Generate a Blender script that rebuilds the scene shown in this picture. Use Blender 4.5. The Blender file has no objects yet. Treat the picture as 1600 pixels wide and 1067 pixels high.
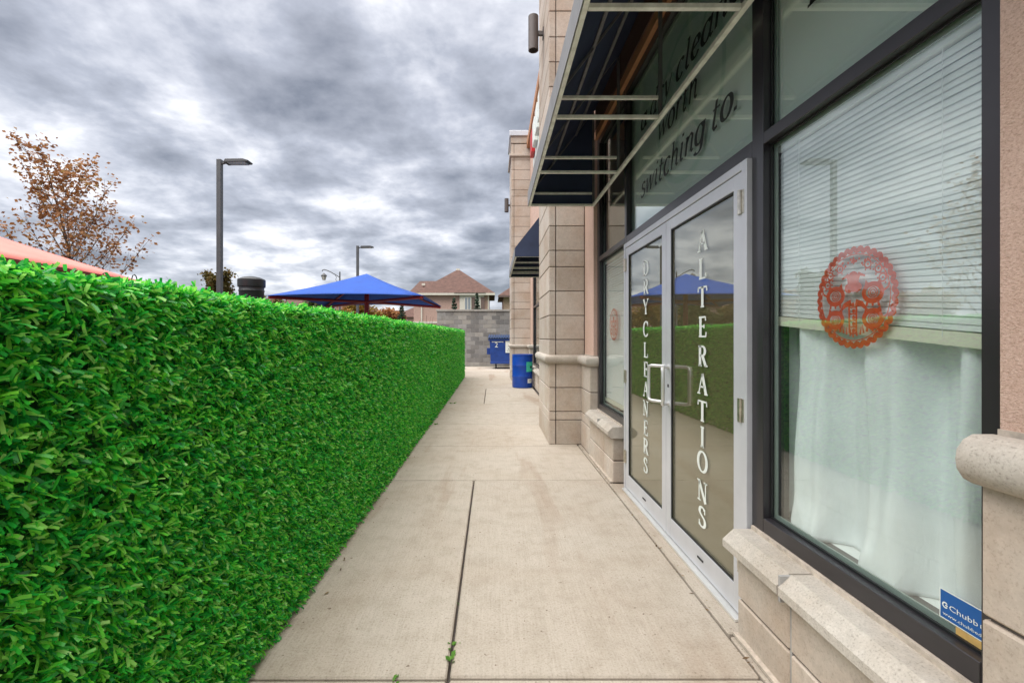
import bpy, bmesh, math, random
import numpy as np
from mathutils import Vector
random.seed(7); rng = np.random.default_rng(11)
R = math.radians
scene = bpy.context.scene
C = scene.collection

# ------------------------------------------------------------------ camera
cd = bpy.data.cameras.new('camera'); cam = bpy.data.objects.new('camera', cd); C.objects.link(cam)
cam.location = (0, 0, 1.37); cam.rotation_euler = (R(90), 0, 0)
cd.sensor_width = 36; cd.lens = 16.0
cd.shift_x = 30/1600; cd.shift_y = -6.5/1600
cd.clip_start = 0.05; cd.clip_end = 3000
scene.camera = cam

# ------------------------------------------------------------------ sky, sun, exposure
SUN_EL, SUN_AZ = 72, 235          # compass degrees from +Y, clockwise
w = bpy.data.worlds.new('World'); scene.world = w; w.use_nodes = True
nt = w.node_tree; nt.nodes.clear()
def wn(t, **k):
    n = nt.nodes.new(t)
    for a, v in k.items(): setattr(n, a, v)
    return n
sky = wn('ShaderNodeTexSky', sky_type='NISHITA', sun_disc=False)
sky.sun_elevation = R(SUN_EL); sky.sun_rotation = R(SUN_AZ)
bg_sky = wn('ShaderNodeBackground'); bg_sky.inputs[1].default_value = 0.07
nt.links.new(sky.outputs[0], bg_sky.inputs[0])
tc = wn('ShaderNodeTexCoord'); sp = wn('ShaderNodeSeparateXYZ'); nt.links.new(tc.outputs['Generated'], sp.inputs[0])
def wmath(op, a, b):
    m = wn('ShaderNodeMath', operation=op)
    for i, v in enumerate((a, b)):
        if isinstance(v, (int, float)): m.inputs[i].default_value = v
        else: nt.links.new(v, m.inputs[i])
    return m.outputs[0]
zz = wmath('ADD', wmath('MAXIMUM', sp.outputs[2], 0.0), 0.20)
cmb = wn('ShaderNodeCombineXYZ')
nt.links.new(wmath('DIVIDE', sp.outputs[0], zz), cmb.inputs[0]); nt.links.new(wmath('DIVIDE', sp.outputs[1], zz), cmb.inputs[1])
def wnoise(scale, detail, rough, dist, off):
    mp = wn('ShaderNodeMapping'); mp.inputs['Location'].default_value = off; mp.inputs['Scale'].default_value = (1.0, 1.0, 1)
    nt.links.new(cmb.outputs[0], mp.inputs[0])
    n = wn('ShaderNodeTexNoise'); n.inputs['Scale'].default_value = scale; n.inputs['Detail'].default_value = detail
    n.inputs['Roughness'].default_value = rough; n.inputs['Distortion'].default_value = dist
    nt.links.new(mp.outputs[0], n.inputs[0]); return n.outputs[0]
n1 = wnoise(0.75, 4, 0.5, 0.2, (3.1, 1.7, 0)); n2 = wnoise(3.0, 10, 0.56, 0.1, (7.3, 2.2, 4))
mixn = wmath('ADD', wmath('MULTIPLY', n1, 0.42), wmath('MULTIPLY', n2, 0.58))
cr = wn('ShaderNodeValToRGB'); nt.links.new(mixn, cr.inputs[0])
e = cr.color_ramp.elements
e[0].position = 0.375; e[0].color = (0.135, 0.146, 0.175, 1)
e[1].position = 0.60; e[1].color = (0.60, 0.605, 0.635, 1)
for p, c in ((0.455, (0.235, 0.247, 0.283, 1)), (0.50, (0.30, 0.315, 0.36, 1)), (0.555, (0.44, 0.45, 0.49, 1))):
    x = cr.color_ramp.elements.new(p); x.color = c
bg_c = wn('ShaderNodeBackground'); bg_c.inputs[1].default_value = 0.40
nt.links.new(cr.outputs[0], bg_c.inputs[0])
mx = wn('ShaderNodeMixShader'); mx.inputs[0].default_value = 0.94
nt.links.new(bg_sky.outputs[0], mx.inputs[1]); nt.links.new(bg_c.outputs[0], mx.inputs[2])
wo = wn('ShaderNodeOutputWorld'); nt.links.new(mx.outputs[0], wo.inputs[0])

sl = bpy.data.lights.new('sun', 'SUN'); sl.energy = 1.5; sl.angle = R(85); sl.color = (1.0, 0.96, 0.90)
so = bpy.data.objects.new('sun', sl); C.objects.link(so); so.location = (-20, -20, 40)
sd = Vector((math.sin(R(SUN_AZ))*math.cos(R(SUN_EL)), math.cos(R(SUN_AZ))*math.cos(R(SUN_EL)), math.sin(R(SUN_EL))))
so.rotation_euler = sd.to_track_quat('Z', 'Y').to_euler()
vs = scene.view_settings; vs.view_transform = 'Standard'; vs.look = 'None'; vs.gamma = 1; vs.exposure = 2.2

# ------------------------------------------------------------------ materials
def newmat(name):
    m = bpy.data.materials.new(name); m.use_nodes = True; t = m.node_tree; t.nodes.clear()
    o = t.nodes.new('ShaderNodeOutputMaterial'); b = t.nodes.new('ShaderNodeBsdfPrincipled'); t.links.new(b.outputs[0], o.inputs[0])
    return m, t, b, o
def ramp(t, fac, stops):
    r = t.nodes.new('ShaderNodeValToRGB'); t.links.new(fac, r.inputs[0]); e = r.color_ramp.elements
    e[0].position, e[0].color = stops[0][0], (*stops[0][1], 1); e[1].position, e[1].color = stops[-1][0], (*stops[-1][1], 1)
    for p, c in stops[1:-1]:
        x = e.new(p); x.color = (*c, 1)
    return r.outputs[0]
def noise(t, scale, detail=4, rough=0.55, vec=None, dist=0.0):
    n = t.nodes.new('ShaderNodeTexNoise'); n.inputs['Scale'].default_value = scale; n.inputs['Detail'].default_value = detail
    n.inputs['Roughness'].default_value = rough; n.inputs['Distortion'].default_value = dist
    t.links.new(vec, n.inputs['Vector']); return n.outputs[0]
def pos(t): return t.nodes.new('ShaderNodeNewGeometry').outputs['Position']
def mixc(t, fac, a, b, mode='MIX'):
    m = t.nodes.new('ShaderNodeMix'); m.data_type = 'RGBA'; m.blend_type = mode
    for i, v in ((0, fac), (6, a), (7, b)):
        if isinstance(v, (int, float)): m.inputs[i].default_value = v
        elif isinstance(v, tuple): m.inputs[i].default_value = (*v, 1)
        else: t.links.new(v, m.inputs[i])
    return m.outputs[2]
def bump(t, b, h, strength, dist):
    n = t.nodes.new('ShaderNodeBump'); n.inputs['Strength'].default_value = strength; n.inputs['Distance'].default_value = dist
    t.links.new(h, n.inputs['Height']); t.links.new(n.outputs[0], b.inputs['Normal'])
def scaled(t, vec, s):
    m = t.nodes.new('ShaderNodeMapping'); m.inputs['Scale'].default_value = s; t.links.new(vec, m.inputs[0]); return m.outputs[0]
def mat(name, col, rough=0.6, metal=0.0, var=0.12, scale=6.0, bmp=0.0, bscale=60, bdist=0.003, spec=0.5):
    m, t, b, o = newmat(name); p = pos(t)
    c0 = tuple(x*(1-var) for x in col); c1 = tuple(min(1, x*(1+var)) for x in col)
    t.links.new(ramp(t, noise(t, scale, 5, 0.6, p), [(0.3, c0), (0.7, c1)]), b.inputs['Base Color'])
    b.inputs['Roughness'].default_value = rough; b.inputs['Metallic'].default_value = metal; b.inputs['Specular IOR Level'].default_value = spec
    if bmp: bump(t, b, noise(t, bscale, 4, 0.6, p), bmp, bdist)
    return m
def speckled(name, base, dark, light, sp_scale=220, rnd=0.16, stain=(0.7, 0.62, 0.55), bmp=0.25, rough=0.85, grain=0.5):
    """cast stone / concrete: large soft stains, fine grain, per-object tint"""
    m, t, b, o = newmat(name); p = pos(t)
    big = noise(t, 2.3, 5, 0.6, p); fine = noise(t, sp_scale, 3, 0.7, p); mid = noise(t, 26, 4, 0.65, p)
    c = ramp(t, fine, [(0.34, dark), (0.46, base), (0.56, base), (0.68, light)])
    c = mixc(t, 1-grain, c, base)
    c = mixc(t, 0.55, c, ramp(t, mid, [(0.3, tuple(x*0.80 for x in base)), (0.7, tuple(min(1, x*1.10) for x in base))]))
    c = mixc(t, 0.75, c, mixc(t, 1.0, c, ramp(t, big, [(0.35, stain), (0.6, (1, 1, 1))]), 'MULTIPLY'))
    oi = t.nodes.new('ShaderNodeObjectInfo')
    c = mixc(t, 1.0, c, ramp(t, oi.outputs['Random'], [(0, (1-rnd, 1-rnd*1.05, 1-rnd*1.15)), (1, (1, 1, 1))]), 'MULTIPLY')
    t.links.new(c, b.inputs['Base Color']); b.inputs['Roughness'].default_value = rough; b.inputs['Specular IOR Level'].default_value = 0.3
    bump(t, b, fine, bmp, 0.003)
    return m
M = {}
M['stone'] = speckled('cast_stone', (0.62, 0.55, 0.485), (0.34, 0.28, 0.235), (0.72, 0.66, 0.60), 120, 0.2, (0.84, 0.74, 0.66), grain=0.85)
M['cap'] = speckled('sill_stone', (0.57, 0.525, 0.47), (0.15, 0.125, 0.105), (0.74, 0.70, 0.66), 150, 0.10, (0.8, 0.74, 0.68), 0.4, grain=0.85)
M['mortar'] = mat('mortar', (0.13, 0.11, 0.10), 0.95, var=0.3, scale=30, bmp=0.3)
M['mortar_block'] = mat('block_mortar', (0.34, 0.33, 0.32), 0.95, var=0.25, scale=9, bmp=0.3)
# walkway concrete: broom marks along Y, dark stain streaks and speckle
def concrete():
    m, t, b, o = newmat('walk_concrete'); p = pos(t)
    fine = noise(t, 105, 4, 0.8, p); broom = noise(t, 1, 3, 0.6, scaled(t, p, (130, 3.0, 1))); mid = noise(t, 7, 6, 0.62, p); big = noise(t, 0.9, 4, 0.55, p, 0.6)
    c = ramp(t, fine, [(0.33, (0.22, 0.185, 0.15)), (0.45, (0.47, 0.42, 0.36)), (0.58, (0.53, 0.475, 0.41)), (0.72, (0.64, 0.585, 0.51))])
    c = mixc(t, 0.45, c, ramp(t, broom, [(0.3, (0.43, 0.38, 0.32)), (0.7, (0.57, 0.51, 0.44))]))
    c = mixc(t, 1.0, c, ramp(t, mid, [(0.32, (0.88, 0.87, 0.85)), (0.55, (1, 1, 1))]), 'MULTIPLY')
    c = mixc(t, 1.0, c, ramp(t, big, [(0.36, (0.93, 0.905, 0.88)), (0.56, (1, 1, 1))]), 'MULTIPLY')
    # long rusty drag streak in the middle of the walk
    st = noise(t, 1, 3, 0.5, scaled(t, p, (2.6, 0.35, 1)), 0.5)
    c = mixc(t, 1.0, c, ramp(t, st, [(0.30, (0.84, 0.78, 0.74)), (0.42, (1, 1, 1))]), 'MULTIPLY')
    spots = noise(t, 38, 2, 0.5, p)
    c = mixc(t, 1.0, c, ramp(t, spots, [(0.24, (0.45, 0.40, 0.36)), (0.30, (1, 1, 1))]), 'MULTIPLY')
    oi = t.nodes.new('ShaderNodeObjectInfo')
    c = mixc(t, 1.0, c, ramp(t, oi.outputs['Random'], [(0, (0.90, 0.89, 0.88)), (1, (1, 1, 1))]), 'MULTIPLY')
    t.links.new(c, b.inputs['Base Color']); b.inputs['Roughness'].default_value = 0.9; b.inputs['Specular IOR Level'].default_value = 0.25
    bump(t, b, mixc(t, 0.5, fine, broom), 0.5, 0.004); return m
M['concrete'] = concrete()
def stucco():
    m, t, b, o = newmat('pink_stucco'); p = pos(t)
    f = noise(t, 150, 4, 0.7, scaled(t, p, (1, 1, 1.6))); g = noise(t, 2.0, 4, 0.6, p)
    c = ramp(t, f, [(0.3, (0.48, 0.32, 0.25)), (0.5, (0.68, 0.48, 0.395)), (0.7, (0.77, 0.585, 0.50))])
    c = mixc(t, 1.0, c, ramp(t, g, [(0.3, (0.9, 0.87, 0.83)), (0.6, (1, 1, 1))]), 'MULTIPLY')
    t.links.new(c, b.inputs['Base Color']); b.inputs['Roughness'].default_value = 0.9; b.inputs['Specular IOR Level'].default_value = 0.2
    bump(t, b, f, 0.9, 0.006); return m
M['stucco'] = stucco()
M['frame'] = mat('dark_bronze_frame', (0.026, 0.023, 0.027), 0.30, 0.0, 0.18, 5, spec=0.6)
M['alu'] = mat('satin_aluminium', (0.62, 0.63, 0.67), 0.38, 0.25, 0.07, 4)
M['alu_bright'] = mat('brushed_aluminium', (0.78, 0.78, 0.77), 0.32, 0.6, 0.05, 8)
M['steel'] = mat('hinge_steel', (0.62, 0.58, 0.50), 0.3, 0.9, 0.2, 40)
M['rail'] = mat('awning_frame_aluminium', (0.86, 0.84, 0.76), 0.5, 0.0, 0.22, 14)
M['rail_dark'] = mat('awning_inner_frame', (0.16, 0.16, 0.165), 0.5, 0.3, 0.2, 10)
M['navy'] = mat('navy_awning_fabric', (0.030, 0.044, 0.095), 0.72, 0, 0.22, 3, bmp=0.2, bscale=500, bdist=0.001)
M['valance'] = mat('grey_valance_fabric', (0.24, 0.24, 0.25), 0.7, 0, 0.15, 3, bmp=0.2, bscale=500, bdist=0.001)  # plain grey front strip, lighter than the navy fabric
M['brown'] = mat('brown_metal_panel', (0.115, 0.060, 0.045), 0.55, 0, 0.12, 3)
M['orange'] = mat('tan_cornice', (0.50, 0.24, 0.12), 0.7, 0, 0.12, 3)
M['caulk'] = mat('pale_sealant', (0.52, 0.45, 0.38), 0.8, 0, 0.25, 30, bmp=0.4, bscale=60)
M['slat'] = mat('blind_slat', (0.80, 0.82, 0.80), 0.45, 0, 0.03, 6)
M['cream'] = mat('blind_rail', (0.78, 0.76, 0.62), 0.45, 0, 0.04, 6)
def curtain_mat():
    m, t, b, o = newmat('white_curtain'); p = pos(t)
    n = noise(t, 11, 5, 0.6, scaled(t, p, (1, 1, 0.45)), 0.3); 
    t.links.new(ramp(t, n, [(0.3, (0.78, 0.82, 0.83)), (0.7, (0.88, 0.91, 0.92))]), b.inputs['Base Color'])
    b.inputs['Roughness'].default_value = 0.7; b.inputs['Transmission Weight'].default_value = 0.0
    bump(t, b, n, 0.45, 0.02); return m
M['curtain'] = curtain_mat()
M['backing'] = mat('white_film_backing', (0.80, 0.86, 0.80), 0.6, 0, 0.05, 1.2)
M['haze_film'] = mat('added_haze_film', (0.33, 0.31, 0.255), 0.7, 0, 0.06, 2.0)  # hazy brown base tone of the door glass, put into an added sheet
M['room'] = mat('dark_room', (0.13, 0.105, 0.075), 0.8, 0, 0.2, 1.0)
M['roomfloor'] = mat('room_floor', (0.20, 0.155, 0.105), 0.6, 0, 0.2, 2.0)
M['black'] = mat('black_vinyl', (0.012, 0.016, 0.014), 0.5, 0, 0.1, 6)
M['white'] = mat('white_vinyl', (0.80, 0.84, 0.80), 0.5, 0, 0.04, 6)
M['ring'] = mat('pale_vinyl_print', (0.62, 0.74, 0.66), 0.5, 0, 0.05, 6)
M['red_paper'] = mat('red_papercut', (0.62, 0.085, 0.022), 0.6, 0, 0.15, 20)
M['gasket'] = mat('rubber_gasket', (0.012, 0.013, 0.014), 0.5, 0, 0.1, 10)
M['pale_gasket'] = mat('glazing_spacer', (0.36, 0.42, 0.38), 0.4, 0.2, 0.1, 10)
def glass(name, tint, f0, rough=0.0):
    m = bpy.data.materials.new(name); m.use_nodes = True; t = m.node_tree; t.nodes.clear()
    o = t.nodes.new('ShaderNodeOutputMaterial'); g = t.nodes.new('ShaderNodeNewGeometry')
    d = t.nodes.new('ShaderNodeVectorMath'); d.operation = 'DOT_PRODUCT'; t.links.new(g.outputs['Incoming'], d.inputs[0]); t.links.new(g.outputs['Normal'], d.inputs[1])
    def mm(op, a, b=0.0):
        n = t.nodes.new('ShaderNodeMath'); n.operation = op
        for i, v in enumerate((a, b)):
            if isinstance(v, (int, float)): n.inputs[i].default_value = v
            else: t.links.new(v, n.inputs[i])
        return n.outputs[0]
    s = mm('POWER', mm('SUBTRACT', 1.0, mm('ABSOLUTE', d.outputs['Value'])), 5.0)
    fac = mm('ADD', mm('MULTIPLY', s, 1-f0), f0)
    tr = t.nodes.new('ShaderNodeBsdfTransparent'); tr.inputs[0].default_value = (*tint, 1)
    gl = t.nodes.new('ShaderNodeBsdfGlossy'); gl.inputs['Roughness'].default_value = rough; gl.inputs['Color'].default_value = (0.93, 0.97, 0.96, 1)
    x = t.nodes.new('ShaderNodeMixShader'); t.links.new(fac, x.inputs[0]); t.links.new(tr.outputs[0], x.inputs[1]); t.links.new(gl.outputs[0], x.inputs[2])
    t.links.new(x.outputs[0], o.inputs[0]); return m
M['glass'] = glass('window_glass', (0.962, 0.988, 0.982), 0.115)
M['door_glass'] = glass('tinted_door_glass', (0.84, 0.82, 0.74), 0.17)
M['far_glass'] = mat('far_window_glass', (0.25, 0.28, 0.31), 0.15, 0, 0.1, 2)
M['blue_bin'] = mat('blue_painted_steel', (0.010, 0.050, 0.26), 0.45, 0, 0.22, 5, bmp=0.15, bscale=12, bdist=0.01)
M['blue_drum'] = mat('blue_plastic_drum', (0.006, 0.062, 0.40), 0.38, 0, 0.15, 5)
M['blue_lid'] = mat('dark_blue_lid', (0.02, 0.045, 0.12), 0.5, 0, 0.3, 9)
M['teal'] = mat('teal_sticker', (0.06, 0.56, 0.38), 0.5, 0, 0.1, 20)
M['sticker_blue'] = mat('blue_sticker', (0.005, 0.10, 0.36), 0.4, 0, 0.06, 10)
M['sticker_yellow'] = mat('ochre_sticker', (0.62, 0.40, 0.14), 0.5, 0, 0.2, 20)
M['red_sign'] = mat('red_sign_plastic', (0.55, 0.015, 0.02), 0.4, 0, 0.08, 6)
M['sconce'] = mat('taupe_lamp_metal', (0.12, 0.10, 0.095), 0.5, 0.2, 0.12, 8)
M['pole'] = mat('grey_lamp_pole', (0.10, 0.10, 0.105), 0.5, 0.2, 0.12, 3)
M['shade_blue'] = mat('blue_shade_cloth', (0.003, 0.065, 0.36), 0.75, 0, 0.10, 2.5, bmp=0.1, bscale=40)
M['shade_red'] = mat('salmon_shade_cloth', (0.80, 0.24, 0.20), 0.75, 0, 0.08, 2.5, bmp=0.1, bscale=40)
M['red_steel'] = mat('red_painted_post', (0.30, 0.015, 0.02), 0.4, 0, 0.12, 4)
M['tank'] = mat('black_poly', (0.014, 0.015, 0.017), 0.42, 0, 0.15, 4)
M['bark'] = mat('bark', (0.10, 0.072, 0.055), 0.9, 0, 0.25, 12)
M['shingle'] = mat('brown_shingles', (0.105, 0.055, 0.043), 0.9, 0, 0.28, 3.0, bmp=0.5, bscale=9, bdist=0.05)
M['pinkbrick'] = mat('pale_pink_brick', (0.50, 0.335, 0.275), 0.9, 0, 0.12, 9, bmp=0.3, bscale=14, bdist=0.02)
M['tanbrick'] = mat('tan_brick', (0.42, 0.30, 0.22), 0.9, 0, 0.18, 9, bmp=0.3, bscale=14, bdist=0.02)
M['trim'] = mat('cream_trim', (0.66, 0.62, 0.53), 0.7, 0, 0.05, 4)
M['shutter'] = mat('brown_shutter', (0.15, 0.10, 0.085), 0.7, 0, 0.1, 4)
M['asphalt'] = mat('asphalt', (0.055, 0.055, 0.055), 0.9, 0, 0.2, 1.5, bmp=0.3, bscale=90)
M['grassmat'] = mat('lawn_green', (0.045, 0.095, 0.022), 0.9, 0, 0.35, 2.5, bmp=0.4, bscale=80)
for i, c in enumerate(((0.36, 0.35, 0.335), (0.29, 0.28, 0.27), (0.42, 0.40, 0.37), (0.23, 0.225, 0.22))):
    M['block%d' % i] = speckled('grey_block_%d' % i, c, tuple(x*0.7 for x in c), tuple(x*1.25 for x in c), 60, 0.22, (0.72, 0.70, 0.68))
def leafmat(name, stops, rough=0.5, trans=0.25, spec=0.4):
    m, t, b, o = newmat(name); g = t.nodes.new('ShaderNodeNewGeometry')
    c = ramp(t, g.outputs['Random Per Island'], stops)
    t.links.new(c, b.inputs['Base Color']); b.inputs['Roughness'].default_value = rough; b.inputs['Specular IOR Level'].default_value = spec
    tl = t.nodes.new('ShaderNodeBsdfTranslucent'); t.links.new(c, tl.inputs[0])
    x = t.nodes.new('ShaderNodeMixShader'); x.inputs[0].default_value = trans
    t.links.new(b.outputs[0], x.inputs[1]); t.links.new(tl.outputs[0], x.inputs[2]); t.links.new(x.outputs[0], o.inputs[0]); return m
M['hedge'] = leafmat('artificial_leaf', [(0, (0.008, 0.18, 0.04)), (0.25, (0.026, 0.44, 0.055)), (0.55, (0.075, 0.66, 0.065)), (0.8, (0.26, 0.82, 0.07)), (1, (0.45, 0.84, 0.24))], 0.34, 0.46, 0.6)
M['hedge_back'] = mat('hedge_mesh_backing', (0.01, 0.10, 0.02), 0.8, 0, 0.3, 12)
M['leaf_orange'] = leafmat('autumn_leaf', [(0, (0.18, 0.07, 0.025)), (0.5, (0.38, 0.17, 0.06)), (0.85, (0.50, 0.26, 0.12)), (1, (0.42, 0.28, 0.10))], 0.7, 0.35)
M['leaf_olive'] = leafmat('olive_leaf', [(0, (0.06, 0.05, 0.012)), (0.5, (0.12, 0.095, 0.02)), (1, (0.22, 0.13, 0.03))], 0.7, 0.3)
M['leaf_green'] = leafmat('green_leaf', [(0, (0.025, 0.05, 0.012)), (0.6, (0.06, 0.105, 0.025)), (1, (0.16, 0.16, 0.04))], 0.7, 0.3)
M['leaf_yellow'] = leafmat('yellow_leaf', [(0, (0.16, 0.12, 0.02)), (0.6, (0.30, 0.20, 0.03)), (1, (0.36, 0.15, 0.03))], 0.7, 0.3)
M['needle'] = leafmat('spruce_needles', [(0, (0.016, 0.035, 0.02)), (0.6, (0.035, 0.07, 0.04)), (1, (0.07, 0.11, 0.075))], 0.7, 0.1)
M['weed'] = leafmat('weed_leaf', [(0, (0.05, 0.16, 0.02)), (1, (0.14, 0.32, 0.04))], 0.6, 0.3)
M['dry'] = leafmat('dry_bits', [(0, (0.07, 0.04, 0.02)), (1, (0.25, 0.16, 0.08))], 0.9, 0.1)

# ------------------------------------------------------------------ builders
def wloc(o):
    v = Vector((0, 0, 0))
    while o is not None:
        v += o.location; o = o.parent
    return v
class MB:
    def __init__(s): s.v = []; s.f = []
    def add(s, vs, fs):
        n = len(s.v); s.v += [tuple(p) for p in vs]; s.f += [tuple(i+n for i in f) for f in fs]; return s
    def box(s, x0, x1, y0, y1, z0, z1):
        return s.add([(x0,y0,z0),(x1,y0,z0),(x1,y1,z0),(x0,y1,z0),(x0,y0,z1),(x1,y0,z1),(x1,y1,z1),(x0,y1,z1)],
                     [(3,2,1,0),(4,5,6,7),(0,1,5,4),(1,2,6,5),(2,3,7,6),(3,0,4,7)])
    def tube(s, pts, r, n=8, r1=None):
        pts = [Vector(p) for p in pts]; m = len(pts); rings = []
        up = None
        for i, p in enumerate(pts):
            d = (pts[min(i+1, m-1)] - pts[max(i-1, 0)]).normalized()
            if up is None:
                up = Vector((0, 0, 1)) if abs(d.z) < 0.9 else Vector((1, 0, 0))
            a = d.cross(up).normalized(); up = a.cross(d).normalized()
            rr = r if r1 is None else r + (r1-r)*i/(m-1)
            rings.append([p + (a*math.cos(2*math.pi*k/n) + up*math.sin(2*math.pi*k/n))*rr for k in range(n)])
        vs = [q for g in rings for q in g]
        fs = [(i*n+k, i*n+(k+1) % n, (i+1)*n+(k+1) % n, (i+1)*n+k) for i in range(m-1) for k in range(n)]
        fs += [tuple(range(n-1, -1, -1)), tuple((m-1)*n+k for k in range(n))]
        return s.add(vs, fs)
    def lathe(s, c, prof, n=24):
        """prof: list of (r, z) around vertical axis at c"""
        vs = [(c[0]+r*math.cos(2*math.pi*k/n), c[1]+r*math.sin(2*math.pi*k/n), c[2]+z) for r, z in prof for k in range(n)]
        m = len(prof)
        fs = [(i*n+k, i*n+(k+1) % n, (i+1)*n+(k+1) % n, (i+1)*n+k) for i in range(m-1) for k in range(n)]
        fs += [tuple(range(n-1, -1, -1)), tuple((m-1)*n+k for k in range(n))]
        return s.add(vs, fs)
    def prism_y(s, poly, y0, y1):
        """poly: (x, z) outline extruded along Y"""
        n = len(poly)
        vs = [(x, y0, z) for x, z in poly] + [(x, y1, z) for x, z in poly]
        return s.add(vs, [tuple(range(n)), tuple(range(2*n-1, n-1, -1))] + [(i, i+n, (i+1) % n+n, (i+1) % n) for i in range(n)])
    def sweep(s, path, prof):
        """profile (d outward, z) along plan path; outward is to the right of travel"""
        P = [Vector((p[0], p[1])) for p in path]; m = len(P); n = len(prof); vs = []
        for i in range(m):
            d0 = (P[i]-P[i-1]).normalized() if i else (P[1]-P[0]).normalized()
            d1 = (P[i+1]-P[i]).normalized() if i < m-1 else d0
            n0 = Vector((d0.y, -d0.x)); n1 = Vector((d1.y, -d1.x)); b = (n0+n1); b = b/max(b.dot(n0), 1e-6)
            vs += [(P[i].x+b.x*d, P[i].y+b.y*d, z) for d, z in prof]
        fs = [(i*n+k, i*n+(k+1) % n, (i+1)*n+(k+1) % n, (i+1)*n+k) for i in range(m-1) for k in range(n)]
        fs += [tuple(range(n-1, -1, -1)), tuple((m-1)*n+k for k in range(n))]
        return s.add(vs, fs)
    def build(s, name, material, parent=None, smooth=False, bevel=0.0, at=None):
        o0 = wloc(parent) if parent else Vector(at or (0, 0, 0))
        me = bpy.data.meshes.new(name); me.from_pydata([(a-o0.x, b-o0.y, c-o0.z) for a, b, c in s.v], [], s.f)
        bm = bmesh.new(); bm.from_mesh(me); bmesh.ops.recalc_face_normals(bm, faces=bm.faces)
        if bevel: bmesh.ops.bevel(bm, geom=list(bm.edges), offset=bevel, segments=1, affect='EDGES', clamp_overlap=True)
        bm.to_mesh(me); bm.free()
        if smooth:
            me.polygons.foreach_set('use_smooth', [True]*len(me.polygons))
            try: me.set_sharp_from_angle(angle=R(40))
            except Exception: pass
        me.materials.append(M[material] if isinstance(material, str) else material)
        o = bpy.data.objects.new(name, me); C.objects.link(o)
        if parent: o.parent = parent
        else: o.location = o0
        return o
def box(name, material, parent, x0, x1, y0, y1, z0, z1, bevel=0.0):
    return MB().box(min(x0,x1), max(x0,x1), min(y0,y1), max(y0,y1), min(z0,z1), max(z0,z1)).build(name, material, parent, bevel=bevel)
_blk = {}
def block(name, material, parent, x0, x1, y0, y1, z0, z1, bev=0.006):
    """bevelled block; alike sizes share a mesh"""
    d = (round(x1-x0, 3), round(y1-y0, 3), round(z1-z0, 3)); k = (d, material, bev)
    if k not in _blk:
        m = MB().box(-d[0]/2, d[0]/2, -d[1]/2, d[1]/2, -d[2]/2, d[2]/2)
        me = bpy.data.meshes.new(name); me.from_pydata(m.v, [], m.f); bm = bmesh.new(); bm.from_mesh(me)
        bmesh.ops.bevel(bm, geom=list(bm.edges), offset=bev, segments=1, affect='EDGES', clamp_overlap=True)
        bm.to_mesh(me); bm.free(); me.materials.append(M[material]); _blk[k] = me
    o = bpy.data.objects.new(name, _blk[k]); C.objects.link(o); o.parent = parent
    o.location = Vector(((x0+x1)/2, (y0+y1)/2, (z0+z1)/2)) - (wloc(parent) if parent else Vector((0, 0, 0)))
    return o
def tag(o, label, cat, group=None, kind=None):
    o['label'] = label; o['category'] = cat
    if group: o['group'] = group
    if kind: o['kind'] = kind
    return o
def thing(name, label, cat, loc=(0, 0, 0), group=None):
    o = bpy.data.objects.new(name, None); C.objects.link(o); o.location = loc; o.empty_display_size = 0.1
    return tag(o, label, cat, group)
def part(name, parent):
    o = bpy.data.objects.new(name, None); C.objects.link(o); o.parent = parent; o.empty_display_size = 0.1; return o
def copy_tree(o, parent=None):
    c = o.copy(); C.objects.link(c); c.parent = parent
    for ch in list(o.children): copy_tree(ch, c)
    return c
def struct(o): o['kind'] = 'structure'; return o
def rawmesh(name, V, F, material, parent=None, kind=None):
    """numpy quads"""
    me = bpy.data.meshes.new(name); V = np.asarray(V, np.float32).reshape(-1, 3); F = np.asarray(F, np.int32)
    o0 = wloc(parent) if parent else Vector((0, 0, 0)); V = V - np.array(o0, np.float32)
    me.vertices.add(len(V)); me.vertices.foreach_set('co', V.ravel())
    k = F.shape[1]; me.loops.add(F.size); me.loops.foreach_set('vertex_index', F.ravel())
    me.polygons.add(len(F)); me.polygons.foreach_set('loop_start', np.arange(0, F.size, k, dtype=np.int32))
    me.update(calc_edges=True); me.materials.append(M[material])
    o = bpy.data.objects.new(name, me); C.objects.link(o)
    if parent: o.parent = parent
    if kind: o['kind'] = kind
    return o

# ------------------------------------------------------------------ ground and walkway
struct(MB().add([(-400, -400, -0.12), (400, -400, -0.12), (400, 900, -0.12), (-400, 900, -0.12)], [(0, 1, 2, 3)]).build('ground', 'grassmat'))
struct(box('parking_lot', 'asphalt', None, -60, -1.62, -40, 75, -0.115, -0.06))
walk = struct(MB().box(-1.6, 1.35, -6, 22.2, -0.11, -0.045).build('sidewalk', 'mortar'))
rows = [-5.0, -1.9, 1.83, 4.37, 7.16, 9.4, 12.2, 15.0, 18.2, 21.55]
def slab(x0, x1, y0, y1, dz=0.0):
    block('slab', 'concrete', walk, x0, x1, y0, y1, -0.10, 0.0+dz, 0.007)
g = 0.007
for i in range(len(rows)-1):
    y0, y1 = rows[i]+g, rows[i+1]-g
    if i in (1, 2, 5): slab(-1.55, -0.18-g, y0, y1, -0.002); slab(-0.18+g, 1.078, y0, y1, 0.002)
    else: slab(-1.55, 1.078, y0, y1, 0.0)
slab(1.094, 1.25, 2.115, 4.28, -0.001); slab(1.094, 1.14, -5, 2.10, -0.006); slab(1.094, 1.14, 4.30, 5.84, -0.006)
for y0, y1 in ((15.95, 18.2), (18.2, 21.55)): slab(-4.5, -1.565, y0+g, y1-g, -0.003)
# faint saw-cut control joints are shallow dark hairlines set in the slabs
for y in (5.73, 8.2):
    MB().box(-1.5, 1.07, y-0.0015, y+0.0015, 0.0, 0.0006).build('control_joint', 'mortar', walk)

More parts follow.
